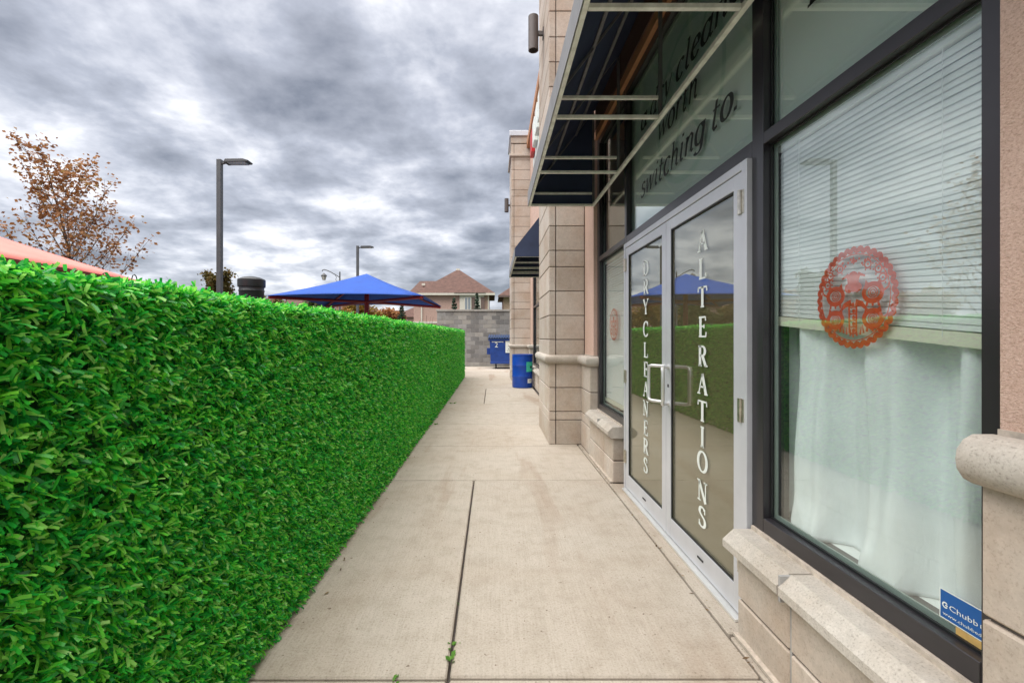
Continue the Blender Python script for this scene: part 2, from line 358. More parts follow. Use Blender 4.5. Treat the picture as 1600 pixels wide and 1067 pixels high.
# ------------------------------------------------------------------ shop building
shop = thing('shop_building', 'beige stone and pink stucco shop building with glazed storefront along the concrete walk', 'building', (1.2, 3.0, 0))
XB, XS, XF = 1.13, 1.176, 1.22            # stone base face, stucco face, window frame face
lev = [0, .317, .425, .731, 1.03]
lev_hi = [1.144, 1.346, 1.654, 1.965, 2.276, 2.486, 2.798, 3.11, 3.42, 3.63, 3.94, 4.27, 4.58, 4.90, 5.22, 5.55, 5.86, 6.07, 6.38, 6.70, 7.01, 7.22, 7.53]
G = 0.010
def courses(L, zt=None): return [(L[i], L[i+1]) for i in range(len(L)-1) if zt is None or L[i+1] <= zt+0.01]
round_prof = [(-0.03, 0), (0.018, 0.0), (0.04, 0.012), (0.055, 0.035), (0.058, 0.057), (0.055, 0.08), (0.04, 0.102), (0.018, 0.114), (-0.03, 0.114)]
def rprof(z0, h=0.114): return [(d, z0+z*h/0.114) for d, z in round_prof]
def pilaster(x0, y0, y1, xr, ztop, hi=True):
    p = MB().box(x0+0.012, 1.6, y0+0.012, y1-0.012, 0, ztop-0.01).build('pilaster', 'mortar', shop)
    top = lev_hi + [7.74]
    for z0, z1 in courses(lev) + [(a, b) for a, b in courses(top) if b <= ztop+0.02]:
        zb = z1 - (G if z1 not in (1.03,) else -0.004)
        block('stone_block', 'stone', p, x0, x0+0.082, y0, y1, z0+0.0, zb)
        xe = xr if z0 > 1.1 else XB+0.02
        block('stone_block', 'stone', p, x0+0.082+0.012, xe, y0, y0+0.1, z0, zb)
        block('stone_block', 'stone', p, x0+0.082+0.012, 1.2, y1-0.1, y1, z0, zb)
    ym = (y0+y1)/2
    # travel so that outward is on the right: walking +Y along the -X face puts -X on the left, so walk -Y
    MB().sweep([(XS+0.02, y1), (x0, y1), (x0, ym+0.004)], rprof(1.032)).build('band_stone', 'cap', p, True)
    MB().sweep([(x0, ym-0.004), (x0, y0), (XB-0.02, y0)], rprof(1.032)).build('band_stone', 'cap', p, True)
    return p
pil1 = pilaster(0.72, 5.83, 7.08, XS-0.004, 7.6)
pil2 = pilaster(0.59, 14.5, 15.9, 1.262, 7.53)
# parapet cornice and metal coping of the far pilaster
box('cornice', 'stone', pil2, 0.53, 1.3, 14.44, 15.96, 7.12, 7.2, 0.01)
box('parapet_block', 'stone', pil2, 0.575, 1.35, 14.485, 15.9, 7.545, 7.76, 0.006)
box('coping', 'alu', pil2, 0.53, 1.4, 14.43, 15.97, 7.765, 7.93, 0.01)

# --- stone piers and stucco piers either side of the storefront
def pier(y0, y1, ztop, stucco_face=XS, ends=(True, True)):
    p = MB().box(XB+0.012, 1.6, y0+0.012, y1-0.012, 0, 1.035).build('stone_pier', 'mortar', shop)
    for z0, z1 in courses(lev):
        n = max(1, round((y1-y0)/0.62)); st = (y1-y0)/n
        for k in range(n):
            block('stone_block', 'stone', p, XB, XB+0.14, y0+k*st+(0.004 if k else 0), y0+(k+1)*st-(0.004 if k < n-1 else 0), z0, z1-(G if z1 < 1.0 else -0.004))
    path = [(1.3, y1)] if ends[1] else []
    path += [(XB, y1), (XB, y0)] + ([(1.3, y0)] if ends[0] else [])
    MB().sweep(path, rprof(1.032)).build('band_stone', 'cap', p, True)
    box('stucco_pier', 'stucco', shop, stucco_face, 1.6, y0+0.012, y1, 1.12, ztop)
    # bed of sealant between the stone band and the stucco
    box('sealant', 'caulk', p, stucco_face-0.006, 1.5, y0+0.008, y1, 1.140, 1.158)
    return p
pier(5.30, 5.818, 3.74, ends=(True, False))
pier(-1.6, 1.055, 3.74, ends=(True, False))
# --- low walls with eight-sided sill stones
oct_prof = [(-0.10, 0), (0.018, 0), (0.055, 0.03), (0.055, 0.062), (0.005, 0.108), (-0.10, 0.108)]
def lowwall(y0, y1, ztop, joint, capjoint, zc):
    p = MB().box(XB+0.012, 1.6, y0+0.012, y1, 0, ztop-0.105).build('low_wall', 'mortar', shop)
    for z0, z1 in ((0, zc), (zc, ztop-0.108)):
        for a, b in ((y0, joint), (joint, y1)):
            block('stone_block', 'stone', p, XB, XB+0.14, a+(0.006 if a == joint else 0), b-(0.006 if b == joint else 0), z0, z1-(G if z1 == zc else -0.004))
    for a, b in ((y0-0.03, capjoint-0.004), (capjoint+0.004, y1+0.002)):
        MB().sweep([(XB, b), (XB, a)], [(d, ztop-0.108+z) for d, z in oct_prof]).build('sill_stone', 'cap', p)
    MB().box(XB-0.045, XB+0.1, capjoint-0.005, capjoint+0.005, ztop-0.1, ztop-0.005).build('mortar_joint', 'mortar_block', p)
    box('sealant', 'caulk', p, XB-0.022, XB+0.002, y0, y1, 0, 0.012)
    return p
lowwall(4.29, 5.30, 0.531, 4.65, 4.72, 0.21)
# the near wall ends against the door opening at its far end
def lowwall_near():
    p = MB().box(XB+0.012, 1.6, 1.05, 2.09, 0, 0.372).build('low_wall', 'mortar', shop)
    for z0, z1 in ((0, 0.178), (0.178, 0.367)):
        for a, b in ((1.06, 1.727), (1.739, 2.10)):
            block('stone_block', 'stone', p, XB, XB+0.14, a, b, z0, z1-(G if z1 < 0.2 else -0.004))
    box('mortar_joint', 'mortar_block', p, XB+0.006, XB+0.1, 1.728, 1.738, 0.0, 0.37)
    for a, b in ((1.056, 1.716), (1.726, 2.13)):
        MB().sweep([(XB, b), (XB, a)], [(d, 0.367+z) for d, z in oct_prof]).build('sill_stone', 'cap', p)
    MB().box(XB-0.047, XB+0.1, 1.715, 1.727, 0.372, 0.470).build('mortar_joint', 'mortar_block', p)
    box('sealant', 'caulk', p, XB-0.022, XB+0.002, 1.06, 2.10, 0, 0.012)
lowwall_near()
box('flashing', 'caulk', shop, XF-0.012, 1.5, 1.06, 2.13, 0.474, 0.492)
box('flashing', 'caulk', shop, XF-0.012, 1.5, 4.27, 5.295, 0.531, 0.545)

# --- storefront frame members
ZH0, ZH1 = 2.24, 2.293        # transom bar
ZT = 3.66                     # storefront head
XG = 1.262                    # outer glass face
front = part('storefront', shop)
def fr(y0, y1, z0, z1, x0=XF, x1=1.34): return box('frame_member', 'frame', front, x0, x1, y0, y1, z0, z1, 0.002)
fr(1.04, 1.138, 0.49, ZT)                      # jamb by the near stucco pier
fr(2.055, 2.142, 0.0, ZT)                      # mullion between window and doors
fr(4.156, 4.215, 0.0, ZT)                      # mullion between doors and side window
fr(5.215, 5.31, 0.545, ZT)                     # jamb by the far pier
fr(1.14, 2.053, 0.492, 0.556); fr(1.14, 2.053, ZH0, ZH1); fr(1.14, 2.053, ZT-0.07, ZT)
fr(2.144, 4.154, 2.216, ZH1); fr(2.144, 4.154, ZT-0.07, ZT)
fr(4.217, 5.213, 0.545, 0.61); fr(4.217, 5.213, ZH0, ZH1); fr(4.217, 5.213, ZT-0.07, ZT)
def pane(y0, y1, z0, z1, material='glass', x=XG):
    o = MB().box(x, x+0.006, y0, y1, z0, z1).build('pane', material, front)
    m = MB()          # dark gasket and light glazing spacer round the edge of the pane
    for (a, b, c, d) in ((y0, y0+0.008, z0, z1), (y1-0.008, y1, z0, z1), (y0+0.008, y1-0.008, z0, z0+0.008), (y0+0.008, y1-0.008, z1-0.008, z1)):
        m.box(x-0.010, x-0.001, a, b, c, d)
    m.build('gasket', 'gasket', front)
    m = MB(); k = 0.022
    for (a, b, c, d) in ((y0, y0+k, z0, z1), (y1-k, y1, z0, z1), (y0+k, y1-k, z0, z0+k), (y0+k, y1-k, z1-k, z1)):
        m.box(x+0.008, x+0.014, a, b, c, d)
    m.build('spacer', 'pale_gasket', front)
    return o
pane(1.138, 2.055, 0.556, ZH0); pane(1.138, 2.055, ZH1, ZT-0.07)
pane(2.142, 4.156, ZH1, ZT-0.07)
pane(4.215, 5.215, 0.61, ZH0); pane(4.215, 5.215, ZH1, ZT-0.07)
# white film behind the transoms of the doors and the near window
box('inner_sill', 'slat', front, 1.342, 1.60, 1.06, 2.05, 0.50, 0.554)
box('inner_sill', 'slat', front, 1.342, 1.60, 4.22, 5.21, 0.50, 0.60)
box('film_backing', 'backing', front, 1.2825, 1.286, 2.10, 4.19, ZH1-0.03, ZT)
box('film_backing', 'backing', front, 1.2825, 1.286, 1.05, 2.098, ZH1-0.03, ZT)
# wall over the storefront: tan strip, brown panels between awning frames, stucco above
box('trim_strip', 'orange', shop, XS+0.01, 1.6, 1.055, 5.30, ZT+0.002, ZT+0.09)
for a in (0.0, 1.05, 2.10, 3.15, 4.20):
    box('wall_panel', 'brown', shop, XS+0.004, 1.6, max(a, -1.5)+0.008, min(a+1.05, 5.30)-0.004, ZT+0.094, 4.6, 0.003)
box('upper_wall', 'stucco', shop, XS, 1.6, -1.6, 5.818, 4.602, 7.4)
box('upper_wall', 'stucco', shop, XS, 1.6, 5.302, 5.818, 3.742, 4.60)
box('upper_wall', 'stucco', shop, XS, 1.6, -1.6, -0.002, 3.742, 4.60)
# --- bay between the two pilasters
box('bay_wall', 'stucco', shop, 1.19, 1.6, 7.082, 14.498, 3.66, 7.38)
for a, b in ((7.082, 7.6), (13.75, 14.498)): pier(a, b, 3.66, 1.2, ends=(a > 8, a < 8))
def lw(y0, y1):
    p = MB().box(XB+0.012, 1.6, y0, y1, 0, 0.42).build('low_wall', 'mortar', shop)
    n = 8; st = (y1-y0)/n
    for z0, z1 in ((0, .21), (.21, .423)):
        for k in range(n): block('stone_block', 'stone', p, XB, XB+0.14, y0+k*st+0.004, y0+(k+1)*st-0.004, z0, z1-(G if z1 < 0.3 else 0))
    for k in range(4): MB().sweep([(XB, y0+(k+1)*(y1-y0)/4-0.004), (XB, y0+k*(y1-y0)/4)], [(d, 0.423+z) for d, z in oct_prof]).build('sill_stone', 'cap', p)
lw(7.6, 13.75)
for a, b in ((7.6, 7.68), (9.6, 9.67), (11.65, 11.72), (13.67, 13.75)): fr(a, b, 0.53, ZT)
for a, b in ((7.682, 9.598), (9.672, 11.648), (11.722, 13.668)):
    fr(a, b, 0.533, 0.6); fr(a, b, ZH0, ZH1); fr(a, b, ZT-0.07, ZT)
    pane(a, b, 0.6, ZH0); pane(a, b, ZH1, ZT-0.07)
box('cornice', 'orange', shop, 1.08, 1.6, 7.082, 14.498, 7.385, 7.62, 0.01)
# building depth, return wall and roof so that the block reads from aside
box('rear_wall', 'stucco', shop, 9.0, 9.3, -1.6, 15.9, 0, 7.4)
box('end_wall', 'stucco', shop, 1.602, 8.998, 15.6, 15.9, 0, 7.4)
box('end_wall', 'stucco', shop, 1.602, 8.998, -1.6, -1.3, 0, 7.4)
box('roof_deck', 'asphalt', shop, 1.602, 8.998, -1.298, 15.598, 7.1, 7.3)
# dark room behind the doors
room = part('shop_room', shop)
box('room_floor', 'roomfloor', room, 1.36, 8.9, -1.2, 15.5, -0.05, 0.012)
box('room_ceiling', 'room', room, 1.602, 8.9, -1.2, 15.5, 3.62, 3.7)
box('partition', 'room', room, 4.2, 4.3, -1.2, 15.5, 0.013, 3.61)
box('partition', 'room', room, 1.36, 4.19, 4.19, 4.205, 0.013, 3.6)
box('partition', 'slat', room, 1.342, 4.19, 2.136, 2.150, 0.013, 3.6)
box('counter', 'room', room, 2.9, 3.5, 2.2, 3.6, 0.013, 1.05, 0.01)

# ------------------------------------------------------------------ stroke lettering (serif, drawn as ribbons)
def arc(cx, cy, rx, ry, a0, a1, n=14): return [(cx+rx*math.cos(R(a0+(a1-a0)*i/n)), cy+ry*math.sin(R(a0+(a1-a0)*i/n))) for i in range(n+1)]
TK, TN = 0.13, 0.055
def wd(pts, w0=TN, w1=TK):      # thin on horizontals, thick on verticals
    out = []
    for i, p in enumerate(pts):
        a = pts[max(i-1, 0)]; b = pts[min(i+1, len(pts)-1)]; d = math.hypot(b[0]-a[0], b[1]-a[1]) or 1
        out.append(w0 + (w1-w0)*abs((b[1]-a[1])/d)**1.5)
    return (pts, out)
def ln(*pts, w=TK): return (list(pts), [w]*len(pts))
def sf(x0, x1, y): return ln((x0, y+(0.02 if y < 0.5 else -0.02)), (x1, y+(0.02 if y < 0.5 else -0.02)), w=0.045)
UP = {
 'A': (0.78, [ln((0.08, 0), (0.39, 1), w=TN), ln((0.39, 1), (0.70, 0)), ln((0.19, .36), (.58, .36), w=TN), sf(-.04, .22, 0), sf(.56, .84, 0)]),
 'L': (0.66, [ln((.18, 0), (.18, 1)), sf(.04, .34, 1), ln((.04, .025), (.62, .025), w=TN), ln((.62, 0), (.64, .24), w=TN)]),
 'T': (0.74, [ln((.37, 0), (.37, 1)), ln((.0, .97), (.74, .97), w=TN), ln((.02, .98), (.0, .76), w=TN), ln((.72, .98), (.74, .76), w=TN), sf(.22, .52, 0)]),
 'E': (0.68, [ln((.18, 0), (.18, 1)), ln((.04, .97), (.6, .97), w=TN), ln((.04, .025), (.62, .025), w=TN), ln((.18, .52), (.48, .52), w=TN), ln((.59, .98), (.61, .78), w=TN), ln((.62, 0), (.66, .24), w=TN), ln((.48, .42), (.48, .62), w=TN)]),
 'R': (0.76, [ln((.18, 0), (.18, 1)), sf(.04, .34, 0), wd([(.04, .97), (.36, .97)]+arc(.36, .745, .24, .225, 90, -90)+[(.18, .52)]), ln((.38, .52), (.66, .03)), sf(.6, .82, 0)]),
 'I': (0.40, [ln((.2, 0), (.2, 1)), sf(.05, .35, 0), sf(.05, .35, 1)]),
 'O': (0.86, [wd(arc(.43, .5, .36, .49, 0, 360, 36))]),
 'N': (0.86, [ln((.16, 0), (.16, .98), w=TN), ln((.14, 1), (.70, 0)), ln((.70, 0), (.70, 1), w=TN), sf(.02, .3, 0), sf(.56, .84, 1), sf(.0, .2, 1)]),
 'S': (0.62, [wd(arc(.31, .745, .22, .235, 35, 200, 12)+arc(.28, .27, .26, .25, 70, -150, 14)), ln((.52, .70), (.52, .97), w=TN), ln((.06, .3), (.05, .02), w=TN)]),
 'C': (0.80, [wd(arc(.43, .5, .36, .49, 42, 318, 28)), ln((.71, .70), (.72, .98), w=TN)]),
 'D': (0.84, [ln((.18, 0), (.18, 1)), wd([(.04, .97), (.34, .97)]+arc(.34, .5, .40, .47, 90, -90, 20)+[(.04, .03)])]),
 'Y': (0.76, [ln((.04, 1), (.38, .46)), ln((.72, 1), (.38, .46), w=TN), ln((.38, .48), (.38, 0)), sf(-.06, .2, 1), sf(.58, .82, 1), sf(.24, .54, 0)]),
}
x = 0.68
LO = {
 'a': (.60, [wd(arc(.26, .32, .22, .33, 40, 330, 20)), ln((.48, x), (.46, .08), (.54, .0), (.60, .06), w=.09)]),
 'd': (.62, [wd(arc(.26, .32, .22, .33, 40, 330, 20)), ln((.48, 1.05), (.46, .08), (.54, .0), (.6, .06), w=.09), sf(.38, .5, 1.05)]),
 'r': (.46, [ln((.12, x), (.12, 0), w=.10), wd([(.12, .42), (.22, .62), (.34, x), (.42, .60)], .08, .1), sf(.02, .14, x)]),
 'y': (.56, [ln((.06, x), (.22, .02), w=.10), ln((.5, x), (.2, -.2), (.04, -.26), w=TN)]),
 'c': (.52, [wd(arc(.28, .34, .22, .34, 45, 320, 20)), ln((.42, .56), (.45, .62), w=.1)]),
 'l': (.32, [ln((.14, 1.05), (.12, .1), (.2, 0), (.28, .06), w=.10), sf(.03, .16, 1.05)]),
 'e': (.54, [wd([(.08, .36), (.44, .42)]+arc(.27, .40, .18, .28, 10, 180, 10)+arc(.29, .34, .22, .34, 180, 320, 12))]),
 'n': (.62, [ln((.12, x), (.12, 0), w=.10), wd([(.12, .44), (.24, .62), (.36, x), (.46, .58), (.46, .1), (.52, 0), (.6, .06)], .07, .1), sf(.02, .14, x)]),
 'w': (.84, [ln((.08, x), (.2, .02), w=.10), ln((.2, .02), (.42, x), w=TN), ln((.42, x), (.54, .02), w=.10), ln((.54, .02), (.80, x), w=TN)]),
 'o': (.58, [wd(arc(.28, .34, .23, .34, 0, 360, 30))]),
 't': (.42, [ln((.18, .92), (.14, .1), (.22, 0), (.34, .06), w=.10), ln((.02, .65), (.38, .65), w=TN)]),
 'h': (.62, [ln((.12, 1.05), (.12, 0), w=.10), wd([(.12, .44), (.24, .62), (.36, x), (.46, .58), (.46, .1), (.52, 0), (.6, .06)], .07, .1), sf(.0, .14, 1.05)]),
 's': (.46, [wd(arc(.24, .50, .15, .17, 30, 210, 10)+arc(.22, .18, .17, .18, 60, -150, 12), .06, .11)]),
 'i': (.32, [ln((.14, x), (.12, .1), (.2, 0), (.28, .06), w=.10), ln((.15, .88), (.15, .99), w=.11), sf(.03, .16, x)]),
 'g': (.60, [wd(arc(.26, .34, .22, .33, 40, 330, 20)), wd([(.48, x), (.45, -.1)]+arc(.25, -.12, .2, .17, 0, -160, 10))]),
 '.': (.26, [ln((.10, .0), (.10, .11), w=.11)]),
}
WB = 1.25
def ribbons(mb, glyph, to3d):
    for si, (pts, ws) in enumerate(glyph):
        sx_ = 0.00002*((len(mb.f)//3) % 60)
        P = [Vector(p) for p in pts]; n = len(P)
        closed = (P[0]-P[-1]).length < 1e-4
        vs = []
        for i in range(n):
            a = P[i-1] if i else (P[-2] if closed else P[0]); b = P[i+1] if i < n-1 else (P[1] if closed else P[-1])
            d = (b-a); d = d.normalized() if d.length > 1e-6 else Vector((1, 0)); nn = Vector((-d.y, d.x))*ws[i]*WB/2
            vs += [to3d(P[i]+nn), to3d(P[i]-nn)]
        mb.add([(q[0]-sx_, q[1], q[2]) for q in vs], [(2*i, 2*i+1, 2*i+3, 2*i+2) for i in range(n-1)])
def text_on_glass(mb, s, font, X, y_left, z_base, size, slant=0.0, track=1.0, wscale=1.0):
    u = 0.0
    for ch in s:
        if ch == ' ': u += 0.36*track; continue
        wdt, gl = font[ch]
        ribbons(mb, gl, lambda p, u=u: (X, y_left-(u+(p.x+p.y*slant)*wscale)*size, z_base+p.y*size))
        u += (wdt*wscale+0.06)*track
    return u*size

# ------------------------------------------------------------------ double doors
XD = 1.195
doorset = part('door_set', shop)
def dbox(n, m, par, y0, y1, z0, z1, x0=XD, x1=1.28, bev=0.002): return box(n, m, par, x0, x1, y0, y1, z0, z1, bev)
dbox('door_frame', 'alu', doorset, 2.144, 2.188, 0.0, 2.214); dbox('door_frame', 'alu', doorset, 4.11, 4.154, 0.0, 2.214)
dbox('door_frame', 'alu', doorset, 2.190, 4.108, 2.172, 2.214); dbox('threshold', 'alu_bright', doorset, 2.19, 4.108, 0.0, 0.016, 1.165, 1.30)
def door(y0, y1, hinge_near, word, ltrs, yc):
    d = MB().box(XD+0.004, 1.245, y0, y0+0.075, 0.022, 2.168).box(XD+0.004, 1.245, y1-0.075, y1, 0.022, 2.168)\
        .box(XD+0.005, 1.244, y0+0.075, y1-0.075, 0.022, 0.150).box(XD+0.005, 1.244, y0+0.075, y1-0.075, 2.098, 2.168).build('door', 'alu', shop, bevel=0.0015)
    gl = MB().box(1.214, 1.220, y0+0.0765, y1-0.0765, 0.152, 2.096).build('pane', 'door_glass', d)
    m = MB()
    for (a, b, c, e) in ((y0+0.0755, y0+0.083, 0.1505, 2.0975), (y1-0.083, y1-0.0755, 0.1505, 2.0975), (y0+0.083, y1-0.083, 0.1505, 0.158), (y0+0.083, y1-0.083, 2.09, 2.0975)): m.box(1.204, 1.213, a, b, c, e)
    m.build('gasket', 'gasket', d)
    MB().box(1.2275, 1.2295, y0+0.0765, y1-0.0765, 0.152, 2.096).build('haze_sheet', 'haze_film', d)  # sheet added behind the pane to lift the dark glass with beige haze
    # hinges: barrel with knuckles
    yh = y0+0.0 if hinge_near else y1
    for z in (0.30, 1.02, 2.02):
        m = MB().tube([(XD-0.006, yh, z-0.055), (XD-0.006, yh, z+0.055)], 0.0085, 10)
        for k in (-0.055, -0.018, 0.018, 0.055): m.tube([(XD-0.006, yh, z+k-0.002), (XD-0.006, yh, z+k+0.002)], 0.0105, 10)
        m.box(XD-0.003, XD+0.003, yh-0.028, yh+0.028, z-0.055, z+0.055); m.build('hinge', 'steel', d)
    # offset pulls outside and inside
    s = 1 if not hinge_near else -1
    ys = (y0+0.038) if not hinge_near else (y1-0.038)
    for nm, xs, sgn in (('pull_handle', XD+0.006, -1), ('inner_handle', 1.243, 1)):
        xo = xs+sgn*0.075; yo = ys+s*0.095; zc = 1.045; hh = 0.125; r = 0.03
        pts = [(xs, ys, zc-hh), (xs+sgn*0.03, ys+s*0.012, zc-hh), (xo-sgn*0.012, yo-s*0.03, zc-hh), (xo, yo-s*0.008, zc-hh+0.006), (xo, yo, zc-hh+r), (xo, yo, zc+hh-r), (xo, yo-s*0.008, zc+hh-0.006), (xo-sgn*0.012, yo-s*0.03, zc+hh), (xs+sgn*0.03, ys+s*0.012, zc+hh), (xs, ys, zc+hh)]
        m = MB().tube(pts, 0.0115, 10)
        for q in (zc-hh, zc+hh): m.tube([(xs, ys, q), (xs+sgn*0.006, ys, q)], 0.018, 12)
        m.build(nm, 'alu_bright', d, True)
    box('lock_cylinder', 'gasket', d, XD, XD+0.006, ys-0.008, ys+0.008, 1.03, 1.05)
    box('floor_bolt', 'gasket', d, XD+0.001, XD+0.006, yc-0.04, yc+0.03, 0.085, 0.095)
    m = MB()
    for ch, z in ltrs:
        wdt, g = UP[ch]; S = 0.118; g = [(a_, [w_*1.25 for w_ in b_]) for a_, b_ in g]
        ribbons(m, g, lambda p, wdt=wdt, z=z: (1.2130, yc-(p.x-wdt/2)*S*1.25, z-S/2+p.y*S))
    o = m.build('lettering', 'white', d); o['label'] = 'white serif letters reading %s down the glass' % word
    return d
zz1 = [1.929, 1.768, 1.604, 1.431, 1.262, 1.100, 0.943, 0.793, 0.650, 0.478, 0.330]
zz2 = [1.92, 1.77, 1.613, 1.436, 1.27, 1.117, 0.96, 0.807, 0.655, 0.508, 0.356]
dn = door(2.192, 3.147, True, 'ALTERATIONS', list(zip('ALTERATIONS', zz1)), 2.635)
df = door(3.153, 4.106, False, 'DRY CLEANERS', list(zip('DRYCLEANERS', zz2)), 3.61)
dn['label'] = 'aluminium glass door lettered ALTERATIONS'; df['label'] = 'aluminium glass door lettered DRY CLEANERS'

# transom lettering and emblem
XT = XG-0.0018
def fit(mb, s, y0, y1, zb, size):
    probe = MB(); L = text_on_glass(probe, s, LO, 0, 0, 0, size, 0.2)
    text_on_glass(mb, s, LO, XT, y0, zb, size, 0.2, 1.0*(y0-y1)/L, 1.0 if (y0-y1)/L > 0.9 else (y0-y1)/L)
yl = 3.88
for wds, ya, yb, zb in ((('a', 'dry', 'cleaner'), 3.88, 2.16, 3.115), (('worth',), 3.48, 2.80, 2.86), (('switching', 'to.'), 3.88, 2.32, 2.55)):
    size = 0.170; n_ = sum(len(q) for q in wds); wsum = sum(LO[c][0] for q in wds for c in q)
    k = ((ya-yb)/size-0.06*n_-0.36*(len(wds)-1))/wsum; yy = ya
    for q in wds:
        m = MB(); adv = text_on_glass(m, q, LO, XT, yy, zb, size, 0.2, 1.0, k); yy -= adv+0.36*size
        o = m.build('lettering', 'black', front); o['label'] = 'black italic serif word %s on the transom glass' % q.strip('.')
m = MB(); text_on_glass(m, 'D', UP, XT, 1.83, 2.685, 0.17, 0.2); m.build('letter', 'black', front)
m = MB()
ribbons(m, [(arc(0, 0, 0.50, 0.50, 0, 360, 64), [0.035]*65), ([(-0.3, 0.4), (0.3, -0.4)], [0.03]*2), ([(0.3, 0.4), (-0.3, -0.4)], [0.03]*2)],
        lambda p: (1.2815, 3.02-p.x, 2.94+p.y))
m.build('ring_emblem', 'ring', front)

# ------------------------------------------------------------------ blinds, curtain, stickers, papercuts
def blind(label, y0, y1, ztop, zf, zn, n, xb):
    b = thing('window_blind', label, 'blind', (xb, (y0+y1)/2, min(zf, zn)))
    box('head_rail', 'slat', b, xb-0.015, xb+0.02, y0, y1, ztop, ztop+0.035, 0.002)
    for i in range(n):
        t = ((i+0.7)/n)**0.94
        m = MB(); zA = ztop+(zf-ztop)*t; zB = ztop+(zn-ztop)*t; sag = 0.002*math.sin(i*1.7)
        # curved, tilted slat
        pr = [(-0.0034, -0.0135), (-0.0022, -0.004), (0.0004, 0.005), (0.0030, 0.0125)]
        vs = [(xb+dx, y, z+dz) for y, z in ((y0, zB+sag), (y1, zA)) for dx, dz in pr] + [(xb+dx, y, z+dz-0.0008) for y, z in ((y0, zB+sag), (y1, zA)) for dx, dz in pr]
        fs = []
        for base, flip in ((0, 0), (8, 1)):
            for k in range(3):
                q = (base+k, base+k+1, base+4+k+1, base+4+k); fs.append(q if not flip else q[::-1])
        fs += [(0, 4, 12, 8), (3, 11, 15, 7)]
        m.add(vs, fs).build('slat', 'slat', b)
    m = MB(); m.add([(xb+dx, y, z+dz) for y, z in ((y0, zn), (y1, zf)) for dx, dz in ((-0.013, -0.052), (0.013, -0.052), (0.013, -0.012), (-0.013, -0.012))],
                    [(0, 1, 2, 3), (7, 6, 5, 4), (0, 4, 5, 1), (1, 5, 6, 2), (2, 6, 7, 3), (3, 7, 4, 0)]).build('bottom_rail', 'cream', b)
    for y in (y0+0.16, y1-0.14):
        zb = zn+(zf-zn)*(y-y0)/(y1-y0)
        MB().tube([(xb-0.014, y, ztop), (xb-0.014, y, zb-0.03)], 0.0012, 5).build('ladder_cord', 'slat', b)
    return b
blind('white slatted blind half raised on a slant above the white curtain', 1.142, 2.052, 2.20, 1.475, 1.385, 38, 1.300)
blind('white slatted blind let down to the sill in the narrow window beside the doors', 4.220, 5.212, 2.20, 0.70, 0.70, 60, 1.300)
# curtain: folded sheet hanging behind the glass and pooling at the sill
def curtain():
    NY, NZ = 150, 56; V = []; ys = np.linspace(1.10, 2.125, NY)
    for j in range(NZ):
        tz = j/(NZ-1)
        for y in ys:
            u = (y-1.10)/1.025
            zb = 0.5555+0.003*max(0, math.sin(u*9+.5))
            z = zb+(1.50-zb)*tz
            sn = math.sin(u*23+1.3*math.sin(u*5.0)+0.45*(1-tz)); fold = 0.040*math.copysign(abs(sn)**0.65, sn)+0.010*math.sin(u*57+2+0.8*tz)+0.007*math.sin(u*11+tz*7)
            fold *= 0.75+0.35*(1-tz)
            pool = -0.020*math.exp(-(tz/0.09)**2)*(1+0.8*math.sin(u*17+0.6)) 
            V.append((max(1.284, 1.352+fold*1.35+pool), y+0.008*(1-tz)*math.sin(u*31), z))
    F = [(j*NY+i, j*NY+i+1, (j+1)*NY+i+1, (j+1)*NY+i) for j in range(NZ-1) for i in range(NY-1)]
    o = rawmesh('window_curtain', V, F, 'curtain'); o.data.polygons.foreach_set('use_smooth', [True]*len(F))
    s = o.modifiers.new('thickness', 'SOLIDIFY'); s.thickness = 0.0015
    tag(o, 'white gathered curtain hanging below the half raised blind', 'curtain')
curtain()
